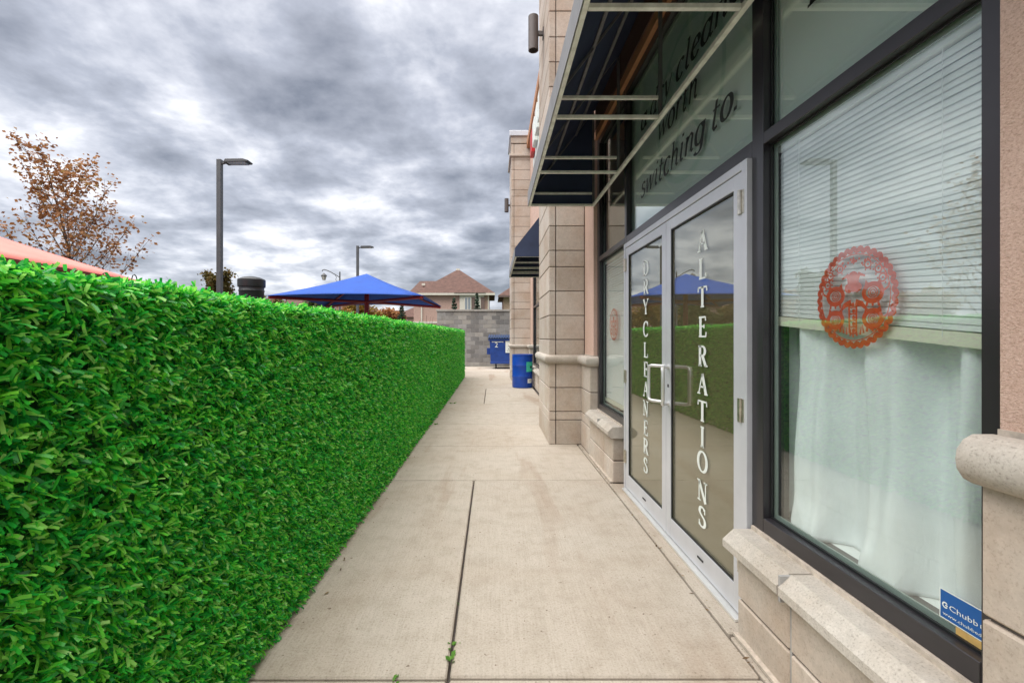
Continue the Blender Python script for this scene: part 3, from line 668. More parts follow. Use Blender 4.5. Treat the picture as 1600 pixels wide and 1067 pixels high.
def papercut(label, yc, zc, r):
    global WB; WB = 0.95; m = MB(); X0 = XG+0.0105; P = lambda p: (X0-0.000004*(len(m.f) % 600), yc-p.x*r, zc+p.y*r); Q = MB()
    def ribs(lst): ribbons(m, lst, P)
    sc = [((0.955+0.03*math.cos(36*2*math.pi*i/288))*math.cos(2*math.pi*i/288), (0.955+0.03*math.cos(36*2*math.pi*i/288))*math.sin(2*math.pi*i/288)) for i in range(289)]
    ribs([(sc, [0.105]*289), (arc(0, 0, .865, .865, 0, 360, 80), [0.022]*81)])
    def disc(cx, cy, rx, ry, n=20):
        m.add([P(Vector((cx, cy)))]+[P(Vector((cx+rx*math.cos(2*math.pi*k/n), cy+ry*math.sin(2*math.pi*k/n)))) for k in range(n)], [(0, 1+k, 1+(k+1) % n) for k in range(n)])
    def ringo(cx, cy, rr, w): ribs([(arc(cx, cy, rr, rr, 0, 360, 22), [w]*23)])
    def spiral(cx, cy, rr): 
        for q in (0.95, 0.55): ringo(cx, cy, rr*q, rr*0.22)
        disc(cx, cy, rr*0.2, rr*0.2, 8)
    # two rounded figures on each side, a post with leaf roof between, flowers above, grass below
    for sx in (-1, 1):
        for cy, rr in ((0.06, .21), (-.44, .20)):
            cx = sx*0.47; spiral(cx, cy, 0.105)
            ribs([(arc(cx, cy, rr, rr*0.78, 0, 360, 26), [0.10]*27)])
            for a in (-1, 1): m.add([P(Vector((cx+a*.06, cy+rr*.7))), P(Vector((cx+a*.2, cy+rr*.62))), P(Vector((cx+a*.17, cy+rr*1.25)))], [(0, 1, 2)])
            for a in (-.12, 0, .12): ribs([([(cx+a, cy-rr*.7), (cx+a*1.2, cy-rr*1.25)], [.06, .05])])
            ribs([([(cx+sx*rr, cy), (cx+sx*(rr+.13), cy+.07), (cx+sx*(rr+.15), cy+.16)], [.05, .04, .02])])
        for cx, cy in ((.60, .50), (.36, .62), (.70, .32)):
            ringo(sx*cx, cy, .075, .035); disc(sx*cx, cy, .025, .025, 8)
            for k in range(6): disc(sx*cx+.115*math.cos(k*1.047), cy+.115*math.sin(k*1.047), .022, .022, 6)
        ribs([([(sx*.06, -.10), (sx*.22, -.14), (sx*.36, -.28)], [.14, .11, .03])])
        ribs([([(sx*.05, .30), (sx*.16, .46), (sx*.30, .40)], [.12, .10, .03])])
    for cy in (.28, .36): disc(0, cy, .15, .17)
    disc(-.1, .2, .12, .10); disc(.1, .2, .12, .10)
    ribs([([(-.095, -.08), (-.085, -.72)], [.05, .05]), ([(.095, -.08), (.085, -.72)], [.05, .05])])
    for k in range(5): disc(0, -.14-k*.13, .045, .05, 5); ribs([([(-.09, -.2-k*.13), (.09, -.2-k*.13)], [.03, .03])])
    for k in range(-7, 8):
        ribs([([(k*.085, -.80+abs(k)*.028), (k*.085+.03*(k % 3-1), -.64+abs(k)*.03)], [.05, .012])])
    for k in range(11): disc(-.35+k*.07, .74+.05*math.sin(k*2.1)-abs(k-5)*.012, .028, .028, 7)
    m.add([P(Vector(q)) for q in ((-.07, .70), (.07, .70), (0, .83))], [(0, 1, 2)])
    WB = 1.25; o = m.build('papercut', 'red_paper'); tag(o, label, 'window decoration', 'red papercuts on the windows')
papercut('round red papercut with scalloped rim stuck on the window over blind and curtain', 1.605, 1.51, 0.175)
papercut('round red papercut on the narrow window on the hinge side of the DRY CLEANERS door', 4.79, 1.505, 0.165)
def boxtxt(s, size, loc, parent, material, name='print'):
    cu = bpy.data.curves.new(name, 'FONT'); cu.body = s; cu.size = size; cu.resolution_u = 2
    t = bpy.data.objects.new('tmp', cu); C.objects.link(t); bpy.context.view_layer.update()
    me = bpy.data.meshes.new_from_object(t); bpy.data.objects.remove(t); 
    return me
def print_on(s, size, X, yl, zb, parent, material, facing='-X', name='print', sx=1.0, bold=0.0):
    me = boxtxt(s, size, None, parent, material); o0 = wloc(parent); me.materials.clear(); me.materials.append(M[material])
    for v in me.vertices:
        a, b = v.co.x*sx, v.co.y
        v.co = ((X, yl-a, zb+b) if facing == '-X' else (yl+a, X, zb+b)); v.co -= o0
    me.update(); o = bpy.data.objects.new(name, me); C.objects.link(o); o.parent = parent; return o
st = thing('alarm_sticker', 'small blue and white alarm company sticker in the lower window corner above the sill', 'sticker', (1.27, 1.2, 0.58))
xs = XG-0.0020
box('sticker_sheet', 'sticker_blue', st, xs+0.0012, xs+0.0016, 1.130, 1.282, 0.588, 0.664)
for a, b, c, d in ((1.1302, 1.2818, 0.6642, 0.6668), (1.1302, 1.2818, 0.5854, 0.5878), (1.2822, 1.2846, 0.5854, 0.6668)): box('sticker_border', 'white', st, xs+0.0006, xs+0.0010, a, b, c, d)
print_on('Chubb', 0.021, xs+0.0004, 1.258, 0.618, st, 'white', sx=1.35); print_on('EDW', 0.013, xs+0.0004, 1.178, 0.619, st, 'white', sx=1.4); print_on('www.chubbedw', 0.013, xs+0.0004, 1.275, 0.597, st, 'white', sx=1.35)
m = MB(); ribbons(m, [(arc(0, 0, .007, .007, 40, 320, 10), [.003]*11), ([(0, 0), (.007, 0)], [.003]*2)], lambda p: (xs+0.0004, 1.268-p.x, 0.625+p.y)); m.build('logo_mark', 'white', st)
for k in range(5): box('print_line', 'white', st, xs+0.0003, xs+0.0005, 1.132, 1.158, 0.634+k*0.0055, 0.636+k*0.0055)
box('lower_sheet', 'sticker_yellow', st, xs+0.0012, xs+0.0016, 1.134, 1.24, 0.560, 0.584)

# ------------------------------------------------------------------ awnings
def awning(label, y0, y1, trusses, xo=0.408, zb=2.89):
    a = thing('awning', label, 'awning', (XS, (y0+y1)/2, zb), 'navy awnings along the shop front'); xi = XS-0.003; zv = zb+0.155; zt = 4.0
    t = 0.004
    MB().add([(xo, y0, zv), (xo, y1, zv), (xi+0.012, y1, zt), (xi+0.012, y0, zt), (xo+0.003, y0, zv-t), (xo+0.003, y1, zv-t), (xi+0.012, y1, zt-t), (xi+0.012, y0, zt-t)],
             [(0, 1, 2, 3), (7, 6, 5, 4), (0, 4, 5, 1), (3, 2, 6, 7), (0, 3, 7, 4), (1, 5, 6, 2)]).build('canopy_fabric', 'navy', a)
    box('valance', 'valance', a, xo-0.004, xo-0.001, y0, y1, zb-0.01, zv)
    for y in (y0+0.0, y1): MB().prism_y([(xo+0.002, zb-0.008), (xo+0.002, zv-0.006), (xi, zt-0.006), (xi, zb-0.008)], y-0.0035, y-0.0005).build('end_panel', 'navy', a)
    def bar(n, x0, x1, ya, yb, z0, z1, m='rail'): box(n, m, a, x0, x1, ya, yb, z0, z1, 0.002)
    bar('outer_rail', xo+0.003, xo+0.030, y0+0.003, y1-0.005, zb-0.012, zb+0.016)
    bar('wall_rail', xi-0.028, xi, y0+0.003, y1-0.005, zb-0.012, zb+0.016)
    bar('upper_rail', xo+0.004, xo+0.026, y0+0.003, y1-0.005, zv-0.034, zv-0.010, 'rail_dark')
    for y in trusses:
        ya, yb = y-0.012, y+0.012
        bar('cross_bar', xo+0.032, xi-0.030, ya, yb, zb-0.010, zb+0.014)
        bar('cross_bar', xo+0.032, xi-0.030, ya, yb, zv-0.030, zv-0.008)
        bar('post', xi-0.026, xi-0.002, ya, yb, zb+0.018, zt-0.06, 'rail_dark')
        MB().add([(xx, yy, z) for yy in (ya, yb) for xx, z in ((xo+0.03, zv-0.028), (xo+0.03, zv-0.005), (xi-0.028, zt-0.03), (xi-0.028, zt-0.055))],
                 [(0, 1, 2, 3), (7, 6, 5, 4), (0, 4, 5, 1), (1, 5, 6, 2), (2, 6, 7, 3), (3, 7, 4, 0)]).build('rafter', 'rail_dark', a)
    for f in (0.38, 0.72):
        x = xo+(xi-xo)*f; z = zv+(zt-zv)*f
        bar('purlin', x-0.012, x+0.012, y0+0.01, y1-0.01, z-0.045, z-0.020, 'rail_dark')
    return a
awning('long navy fabric awning on a metal frame over the dry cleaner doors', -0.02, 5.27, [0.0, 1.05, 2.10, 3.15, 4.20, 5.245])
awning('navy fabric awning with slate grey end panel past the stone pilaster with the higher lamp', 8.38, 11.3, [8.40, 9.1, 9.85, 10.6, 11.275], zb=2.86)

# ------------------------------------------------------------------ wall lights and sign
def sconce(label, x, y, z, xw, h=0.48, r=0.072):
    s = thing('wall_light', label, 'lamp', (xw, y, z), 'cylinder lights on the pilasters')
    MB().lathe((x, y, z), [(r*0.82, -h/2+0.05), (r*0.82, -h/2), (r, -h/2), (r, h/2), (r*0.82, h/2), (r*0.8, h/2-0.05)], 20).build('lamp_body', 'sconce', s, True)
    box('bracket', 'sconce', s, x+r-0.004, xw-0.012, y-0.02, y+0.02, z-0.03, z+0.03, 0.003)
    box('back_plate', 'sconce', s, xw-0.014, xw+0.001, y-0.05, y+0.05, z-0.07, z+0.07, 0.003)
    return s
sconce('taupe cylinder wall light on the stone pilaster beside the long awning', 0.575, 6.45, 5.67, 0.72)
sconce('taupe cylinder wall light on the stone pilaster behind the blue drum', 0.46, 15.2, 5.77, 0.59, 0.44, 0.07)
sg = thing('shop_sign', 'red and white letter sign high on the wall above the second awning', 'sign', (1.1, 11, 6.3))
box('sign_panel', 'white', sg, 1.14, 1.192, 8.4, 12.9, 6.15, 7.1, 0.005)
for k in range(6): box('sign_letter', 'red_sign' if k > 4 else 'white', sg, 1.04, 1.138, 8.7+k*0.7, 9.18+k*0.7, 6.35, 6.95, 0.01)

# ------------------------------------------------------------------ hedge of artificial leaves on a fence
hedge = thing('artificial_hedge', 'tall bright green artificial leaf hedge screen running beside the concrete walk', 'hedge', (-1.08, 7.5, 0))
def htop(y): return 1.536+0.022*np.clip((y-1)/4, 0, 1)+0.05*np.clip((y-5)/10, 0, 1)+0.005*np.sin(y*5.1)+0.004*np.sin(y*13.7+1)
m = MB()
for k in range(24):
    a = -2.5+k*0.76; b = min(a+0.76, 15.62)
    if a >= b: break
    m.box(-1.085, -1.05, a, b, 0.03, float(htop((a+b)/2))-0.07)
m.build('mesh_backing', 'hedge_back', hedge)
for y in (-2.4, -0.1, 2.2, 4.5, 6.8, 9.1, 11.4, 13.6, 15.64):
    MB().tube([(-1.12, y, -0.05), (-1.12, y, float(htop(y))+ (0.06 if y > 15 else -0.02))], 0.03, 10).build('fence_post', 'tank', hedge, True)
for k in range(26):        # cut wire ends of the fence standing up through the leaves
    y = 0.55+k*0.17+0.05*math.sin(k*3.3); zt_ = float(htop(y))
    MB().tube([(-1.065+0.01*math.sin(k), y+0.011*math.cos(a), zt_-0.008+0.022*math.sin(a)) for a in (-.4, .3, .9, 1.5, 2.2, 2.9, 3.5)], 0.0016, 5).build('fence_wire', 'tank', hedge)
def hedge_leaves():
    def batch(n, y0, y1, mode):
        """tuft roots -> blades"""
        y = rng.uniform(y0, y1, n); top = htop(y)
        if mode == 'front':
            z = 0.01+rng.random(n)*(top-0.03); depth = 0.012+rng.random(n)**1.2*0.062
            root = np.stack([-1.045+depth*0.9, y, z], 1); out = np.array([1.0, 0, 0])
            d = np.stack([0.55+0.5*rng.random(n), rng.normal(0, 0.62, n), rng.normal(-0.10, 0.62, n)], 1)
        elif mode == 'top':
            root = np.stack([rng.uniform(-1.10, -0.985, n), y, top-0.045+rng.normal(0, 0.012, n)], 1)
            d = np.stack([rng.normal(0.12, 0.55, n), rng.normal(0, 0.6, n), 0.3+0.35*rng.random(n)], 1)
        elif mode == 'back':
            z = 0.02+rng.random(n)*(top-0.04)
            root = np.stack([-1.09-rng.random(n)*0.03, y, z], 1)
            d = np.stack([-0.6-0.4*rng.random(n), rng.normal(0, 0.6, n), rng.normal(-0.1, 0.6, n)], 1)
        else:
            z = 0.02+rng.random(n)*(htop(15.6)-0.04)
            root = np.stack([rng.uniform(-1.1, -1.0, n), np.full(n, 15.62), z], 1)
            d = np.stack([rng.normal(0, 0.6, n), 0.6+0.4*rng.random(n), rng.normal(-0.1, 0.6, n)], 1)
        return root, d
    def blades(root, d, L, W):
        n = len(root); d = d/np.linalg.norm(d, axis=1, keepdims=True)
        rnd = rng.normal(0, 1, (n, 3)); s = np.cross(d, rnd); s /= np.linalg.norm(s, axis=1, keepdims=True)
        nn = np.cross(s, d)
        L = (L*rng.uniform(0.65, 1.2, n))[:, None]; W = (W*rng.uniform(0.7, 1.25, n))[:, None]
        bend = rng.normal(0.0, 0.16, n)[:, None]; sag = np.array([0, 0, -1.0])
        p0 = root; p1 = root+d*L*0.55+nn*bend*L*0.25; p2 = root+d*L+nn*bend*L*0.8+sag*L*0.10
        tip = 0.95
        V = np.stack([p0-s*W*0.35, p0+s*W*0.35, p1-s*W*0.5, p1+s*W*0.5, p2-s*W*0.5*tip, p2+s*W*0.5*tip], 1).reshape(-1, 3)
        b = (np.arange(n)*6)[:, None]
        F = np.concatenate([b+np.array([[0, 1, 3, 2]]), b+np.array([[2, 3, 5, 4]])], 1).reshape(-1, 4)
        return V, F
    Vs, Fs, off = [], [], 0
    for y0, y1, dens, L, W in ((-2.3, 0.2, 5000, .042, .010), (0.2, 3.2, 23000, .0295, .0072), (3.2, 7.0, 15500, .032, .0082), (7.0, 15.6, 7000, .044, .012)):
        n = int((y1-y0)*1.52*dens)
        for mode, k in (('front', 1.0), ('top', 0.16), ('back', 0.22)):
            # tufts: four blades share a root
            q = max(1, int(n*k/4)); r, d = batch(q, y0, y1, mode)
            r = np.repeat(r, 4, 0)+rng.normal(0, 0.004, (q*4, 3)); d = np.repeat(d, 4, 0)+rng.normal(0, 0.42, (q*4, 3))
            if mode == 'front': d[:, 0] = np.abs(d[:, 0])+0.12; r[:, 2] = np.maximum(r[:, 2], 0.012)
            V, F = blades(r, d, L, W)
            V[:, 2] = np.maximum(V[:, 2], 0.003)
            Vs.append(V); Fs.append(F+off); off += len(V)
    r, d = batch(1400, 0, 0, 'end'); V, F = blades(r, d, .055, .016); V[:, 2] = np.maximum(V[:, 2], 0.003); Vs.append(V); Fs.append(F+off)
    o = rawmesh('foliage', np.concatenate(Vs), np.concatenate(Fs), 'hedge', hedge, 'stuff')
hedge_leaves()

# ------------------------------------------------------------------ block wall at the end of the walk
bw = thing('block_wall', 'grey concrete block wall closing the end of the walk with paler coping', 'wall', (-1, 21.7, 0))
XW0, XW1 = -2.65, 1.75
MB().box(XW0+0.01, XW1-0.01, 21.61, 21.79, 0, 2.6).build('wall_core', 'mortar_block', bw)
rr = random.Random(5); nz = 13
for k in range(nz):
    z0 = k*0.2; off = 0.2 if k % 2 else 0.0; xx = XW0-off
    while xx < XW1-0.02:
        a, b = max(xx, XW0), min(xx+0.4, XW1)
        if b-a > 0.05: block('block', 'block%d' % (2 if k == 0 else rr.choice((0, 0, 1, 1, 2, 3))), bw, a+0.005, b-0.005, 21.6+rr.uniform(-.003, .003), 21.8, z0, z0+0.19, 0.008)
        xx += 0.4
for k in range(5): block('coping_stone', 'block2', bw, XW0-0.03+k*0.892, XW0-0.03+k*0.892+0.884, 21.55, 21.85, 2.59, 2.69, 0.012)

# ------------------------------------------------------------------ dumpster and drum
dp = thing('dumpster', 'blue steel dumpster numbered 2 on castors by the block wall', 'dumpster', (0.7, 20.3, 0))
x0, x1, yf, yb = -0.14, 1.74, 19.75, 20.9
MB().add([(x0+.05, yf, .22), (x1-.05, yf, .22), (x1-.05, yb, .22), (x0+.05, yb, .22), (x0, yf-.02, 1.28), (x1, yf-.02, 1.28), (x1, yb, 1.36), (x0, yb, 1.36)],
         [(3, 2, 1, 0), (4, 5, 6, 7), (0, 1, 5, 4), (1, 2, 6, 5), (2, 3, 7, 6), (3, 0, 4, 7)]).build('bin_body', 'blue_bin', dp, bevel=0.015)
box('top_rim', 'blue_bin', dp, x0-.05, x1+.05, yf-.07, yf-.005, 1.22, 1.29, 0.008)
box('base_rib', 'blue_bin', dp, x0+.03, x1-.03, yf-.03, yf+.03, .22, .31, 0.008)
for a, b in ((x0-0.06, 0.79), (0.81, x1+0.06)):
    lid = MB().add([(a, yf-.09, 1.295), (b, yf-.09, 1.295), (b, yb, 1.42), (a, yb, 1.42), (a, yf-.09, 1.33), (b, yf-.09, 1.33), (b, yb, 1.46), (a, yb, 1.46)],
             [(3, 2, 1, 0), (4, 5, 6, 7), (0, 1, 5, 4), (1, 2, 6, 5), (2, 3, 7, 6), (3, 0, 4, 7)]).build('lid', 'blue_lid', dp)
    n = 9
    for k in range(n):
        xc = a+(k+.5)*(b-a)/n
        MB().add([(xc+dx, y, z+dz) for y, z in ((yf-.11, 1.325), (yb, 1.455)) for dx, dz in ((-.035, 0), (.035, 0), (.028, .05), (-.028, .05))],
                 [(0, 1, 2, 3), (7, 6, 5, 4), (0, 4, 5, 1), (1, 5, 6, 2), (2, 6, 7, 3), (3, 7, 4, 0)]).build('lid_rib', 'blue_lid', lid)
MB().box(x0-.12, x0+.03, yf+.2, yf+.5, .62, .90).build('fork_pocket', 'blue_bin', dp, bevel=0.01)
for cx in (x0+.28, x1-.28):
    for cy in (yf+.14, yb-.14):
        w_ = MB().tube([(cx-.03, cy, .085), (cx+.03, cy, .085)], .085, 16).build('castor', 'tank', dp, True)
        MB().tube([(cx-.034, cy, .085), (cx+.034, cy, .085)], .04, 12).box(cx-.045, cx-.036, cy-.03, cy+.03, .08, .22).box(cx+.036, cx+.045, cy-.03, cy+.03, .08, .22).build('castor_fork', 'alu', w_)
yt = yf-.024
print_on('2', 0.30, yt, x0+.22, .94, dp, 'white', 'Y', 'number')
m = MB(); q = x0+.10
for k in range(10): m.box(q, q+.042, yt-.001, yt+.004, 1.15+.004*(k % 3), 1.19); q += .05
m.build('maker_print', 'white', dp)
box('notice', 'white', dp, x0+.69, x0+1.4, yt-.004, yt+.005, .70, 1.22)
for a, b, c, d in ((.95, 1.12, 1.08, 1.12), (.98, 1.06, 1.02, 1.08), (.92, .97, .96, .98), (1.02, 1.12, .97, 1.0), (.8, .86, .86, .89), (.74, 1.3, .785, .80)):
    box('notice_print', 'black', dp, x0+a, x0+b, yt-.007, yt-.005, c, d)

dr = thing('drum', 'blue plastic drum with teal and white stickers beside the far pilaster', 'drum', (0.81, 12.42, 0))
cx, cy, r = 0.815, 12.50, 0.282
MB().lathe((cx, cy, 0), [(r-.02, 0.0), (r-.004, .012), (r, .03), (r, .30), (r+.004, .31), (r, .32), (r, .60), (r+.004, .61), (r, .62), (r, .87), (r+.008, .878), (r+.008, .90), (r-.01, .905), (r-.014, .885), (r-.02, .4)], 40).build('drum_body', 'blue_drum', dr, True)
def on_drum(name, material, a0, a1, z0, z1, rr_=0.003, n=8):
    vs = []
    for k in range(n+1):
        a = R(a0+(a1-a0)*k/n)
        for q in (r+.0005+rr_, r+.0002):
            for z in (z0, z1): vs.append((cx+q*math.sin(a), cy-q*math.cos(a), z))
    fs = []
    for k in range(n):
        b = k*4; fs += [(b, b+4, b+5, b+1), (b+2, b+3, b+7, b+6), (b, b+2, b+6, b+4), (b+1, b+5, b+7, b+3)]
    fs += [(0, 1, 3, 2), (n*4, n*4+2, n*4+3, n*4+1)]
    MB().add(vs, fs).build(name, material, dr)
on_drum('teal_sticker', 'teal', 18, 66, .44, .71); on_drum('sticker_print', 'black', 44, 56, .53, .60, .005, 3)
on_drum('white_sticker', 'white', 26, 56, .14, .25); on_drum('sticker_print', 'black', 33, 50, .20, .208, .005, 3)

# ------------------------------------------------------------------ shade canopies
def canopy(label, xc, yc, half, ze, zp, cloth):
    c = thing('shade_canopy', label, 'canopy', (xc, yc, -0.05), 'square shade canopies behind the hedge')
    cs = [(xc-half, yc-half), (xc+half, yc-half), (xc+half, yc+half), (xc-half, yc+half)]
    N = 8; V = []; F = []
    for s in range(4):         # four panels, edges slightly hollowed by the cable
        a, b = cs[s], cs[(s+1) % 4]; base = len(V)
        for i in range(N+1):
            t = i/N
            for j in range(N+1):
                u = j/N
                ex = a[0]+(b[0]-a[0])*u; ey = a[1]+(b[1]-a[1])*u; k = 4*u*(1-u)*0.045*(t)
                px = xc+(ex-xc)*t*(1-k); py = yc+(ey-yc)*t*(1-k)
                V.append((px, py, zp+(ze-zp)*t+4*u*(1-u)*0.07*t - 0.05*math.sin(math.pi*t)))
        F += [(base+i*(N+1)+j, base+i*(N+1)+j+1, base+(i+1)*(N+1)+j+1, base+(i+1)*(N+1)+j) for i in range(N) for j in range(N)]
    o = rawmesh('shade_cloth', V, F, cloth, c); md = o.modifiers.new('thickness', 'SOLIDIFY'); md.thickness = 0.006
    MB().tube([(xc, yc, -0.05), (xc, yc, zp-0.05)], 0.085, 14).build('post', 'red_steel', c, True)
    for p in cs:
        MB().tube([(xc, yc, zp-1.02), (p[0]+(xc-p[0])*.02, p[1]+(yc-p[1])*.02, ze-0.04)], 0.05, 8).build('arm', 'red_steel', c, True)
        MB().tube([(xc+(p[0]-xc)*.02, yc+(p[1]-yc)*.02, zp-0.12), (xc+(p[0]-xc)*.97, yc+(p[1]-yc)*.97, ze-0.03)], 0.035, 6).build('rafter', 'red_steel', c, True)
    return c
canopy('blue square shade canopy on a red post behind the hedge', -4.6, 16.6, 2.45, 2.66, 3.68, 'shade_blue')
canopy('salmon red square shade canopy showing over the hedge in front of the autumn tree', -9.2, 5.4, 2.9, 2.35, 3.72, 'shade_red')

# ------------------------------------------------------------------ street lamps and tank
def led_lamp(label, x, y, h):
    s = thing('street_lamp', label, 'street lamp', (x, y, -0.06), 'flat headed lamps in the parking lot')
    MB().box(x-.085, x+.085, y-.085, y+.085, -0.06, h).build('pole', 'pole', s, bevel=0.012)
    MB().box(x-.2, x+.2, y-.2, y+.2, -0.06, 0.02).build('base_plate', 'pole', s, bevel=0.01)
    MB().tube([(x+.06, y, h-.16), (x+.30, y, h-.10)], .045, 8).build('arm', 'pole', s, True)
    hd = MB().add([(x+a, y+b, z) for b in (-.19, .19) for a, z in ((.22, h-.16), (1.12, h-.13), (1.15, h-.08), (.95, h-.02), (.30, h-.03))],
             [(0, 1, 2, 3, 4), (9, 8, 7, 6, 5), (0, 5, 6, 1), (1, 6, 7, 2), (2, 7, 8, 3), (3, 8, 9, 4), (4, 9, 5, 0)]).build('lamp_head', 'pole', s, bevel=0.01)
    MB().box(x+.36, x+1.02, y-.15, y+.15, h-.165, h-.14).build('lens', 'alu', hd)
led_lamp('tall grey lamp post with flat head between the autumn tree and the blue canopy', -10.2, 17.0, 8.0)
led_lamp('grey lamp post with flat head rising behind the blue canopy', -9.8, 33.0, 8.0)
L = thing('lantern_lamp', 'dark post with scrolled arm and hanging lantern behind the blue canopy', 'street lamp', (-12.1, 36, -0.06))
MB().tube([(-12.1, 36, -0.06), (-12.1, 36, 3), (-12.1, 36, 6.55)], .09, 10, .05).build('pole', 'pole', L, True)
MB().tube([(-12.1, 36, 6.1)]+[(-12.1-1.4*math.sin(t*1.45), 36, 6.1+0.62*math.sin(t*2.05)) for t in (.15, .35, .55, .75, .95, 1.1)], .035, 8).build('arm', 'pole', L, True)
MB().tube([(-12.1-.42*t+.12*math.sin(t*9), 36, 5.5+.75*t) for t in (0, .2, .4, .6, .8, 1)], .02, 6).build('scroll', 'pole', L, True)
lx = -13.36
MB().lathe((lx, 36, 6.1), [(.04, .34), (.08, .30), (.23, .16), (.24, .12), (.16, .10)], 10).build('lantern_cap', 'pole', L)
MB().lathe((lx, 36, 6.1), [(.05, -.22), (.10, -.20), (.19, .10)], 8).build('lantern_glass', 'trim', L)
for k in range(4): a = R(45+90*k); MB().tube([(lx+.11*math.cos(a), 36+.11*math.sin(a), 5.90), (lx+.20*math.cos(a), 36+.20*math.sin(a), 6.22)], .02, 5).build('lantern_bar', 'pole', L)
tk = thing('storage_tank', 'black ribbed plastic tank with domed lid showing over the hedge', 'tank', (-6.36, 12, -0.06))
MB().lathe((-6.36, 12, -.06), [(.30, 0), (.30, .9), (.315, .93), (.30, .96), (.30, 1.8), (.315, 1.83), (.30, 1.86), (.30, 2.62), (.315, 2.65), (.30, 2.68), (.30, 2.80)], 28).build('tank_body', 'tank', tk, True)
MB().lathe((-6.36, 12, 2.73), [(.33, -.04), (.335, .0), (.335, .15), (.32, .165), (.22, .21), (.1, .235), (.02, .24)], 28).build('lid', 'tank', tk, True)

# ------------------------------------------------------------------ trees
def leaves(P, size, rnd, flat=0.5):
    n = len(P); P = np.asarray(P)
    a = rnd.normal(0, 1, (n, 3)); a[:, 2] *= flat; a /= np.linalg.norm(a, axis=1, keepdims=True); b = np.cross(a, rnd.normal(0, 1, (n, 3))); b /= np.linalg.norm(b, axis=1, keepdims=True)
    s = (size*rnd.uniform(.6, 1.3, n))[:, None]
    V = np.stack([P-a*s*.5, P+b*s*.32, P+a*s*.5, P-b*s*.32], 1).reshape(-1, 3)
    return V, np.arange(n*4).reshape(-1, 4)
def grow(tree_obj, base, h, spread, n_main, seed, leafmat_, leaf_n, leaf_size, trunk_r, up=0.75, clear=0.28, sub=7, jitter=.10):
    rd = random.Random(seed); rn = np.random.default_rng(seed); m = MB(); L_ = []
    bx, by, bz = base
    def curve(p, d, length, bend, k=6):
        pts = [Vector(p)]; d = Vector(d).normalized()
        for i in range(k):
            d = (d+Vector((rd.gauss(0, .07), rd.gauss(0, .07), bend+rd.gauss(0, .04)))).normalized(); pts.append(pts[-1]+d*length/k)
        return pts
    tr = curve(base, (rd.gauss(0, .03), 0, 1), h, .03, 9); m.tube(tr, trunk_r, 8, trunk_r*.16)
    for i in range(n_main):
        t = clear+(0.95-clear)*i/n_main; idx = t*9; k = min(int(idx), 8); p = tr[k].lerp(tr[k+1], idx-k)
        a = i*2.4+rd.uniform(-.4, .4); ln_ = spread*(1.15-0.75*(t-clear)/(1-clear))*rd.uniform(.8, 1.15)
        el = up+rd.uniform(-.15, .2)
        br = curve(p, (math.cos(a), math.sin(a), el), ln_*1.25, .06); m.tube(br, trunk_r*.36*(1.15-t), 5, trunk_r*.05)
        for j in range(sub):
            tt = .25+.75*(j+.5)/sub; q = br[min(int(tt*6), 5)].lerp(br[min(int(tt*6), 5)+1], tt*6-int(tt*6))
            a2 = a+rd.choice((-1, 1))*rd.uniform(.35, 1.1); tw = curve(q, (math.cos(a2), math.sin(a2), el+rd.uniform(-.1, .6)), ln_*.42*(1.15-tt*.6), .05, 4)
            m.tube(tw, trunk_r*.08, 4, trunk_r*.03)
            for pt in tw[1:]:
                for _ in range(rd.randint(*leaf_n)): L_.append((pt.x+rd.gauss(0, jitter), pt.y+rd.gauss(0, jitter), pt.z+rd.gauss(0, jitter*.8)))
    m.build('trunk', 'bark', tree_obj, True)
    V, F = leaves(L_, leaf_size, rn); rawmesh('crown', V, F, leafmat_, tree_obj, 'stuff')
t = thing('autumn_tree', 'slender tree with sparse orange brown leaves behind the salmon canopy', 'tree', (-13.0, 14.0, -0.1))
grow(t, (-13.0, 14.0, -.1), 6.5, 2.15, 26, 3, 'leaf_orange', (2, 5), .12, .075, 1.35, .22, 10, .13)
t = thing('small_tree', 'small olive brown leafed tree at the foot of the tall lamp post', 'tree', (-15.3, 25, -0.1))
grow(t, (-15.3, 25, -.1), 5.0, 1.0, 14, 9, 'leaf_olive', (10, 16), .19, .07, .9, .35, 6, .16)
def spruce(label, x, y, h, r, seed, group):
    t = thing('spruce_tree', label, 'tree', (x, y, -0.1), group); rd = random.Random(seed); rn = np.random.default_rng(seed)
    m = MB().tube([(x, y, -.1), (x, y, h)], .06, 6, .01); P = []
    lay = int(h*5.5)
    for i in range(lay):
        z = .45+(h-.5)*i/lay; rr_ = r*(1-(z/h))**1.0+.02; nb = 7 if i % 2 else 6
        for k in range(nb):
            a = rd.uniform(0, 6.28); q = Vector((math.cos(a)*rr_, math.sin(a)*rr_, -.10*rr_+.02))
            m.tube([(x, y, z), (x+q.x, y+q.y, z+q.z)], .012, 4, .004)
            for s in range(int(6+rr_*75)):
                f = rd.uniform(.12, 1.05); P.append((x+q.x*f+rd.gauss(0, .025), y+q.y*f+rd.gauss(0, .025), z+q.z*f+rd.gauss(0, .03)))
    m.build('trunk', 'bark', t); V, F = leaves(P, .12, rn, .8); rawmesh('crown', V, F, 'needle', t, 'stuff')
spruce('young spruce standing behind the block wall in front of the bare brick wall', -2.22, 26.0, 3.75, .62, 1, 'young spruces behind the block wall')
spruce('young spruce standing behind the block wall before the shuttered window', -.90, 26.0, 4.0, .66, 2, 'young spruces behind the block wall')
spruce('spruce showing over the hedge under the edge of the blue canopy', -6.2, 31.0, 3.7, .95, 4, 'young spruces behind the block wall')
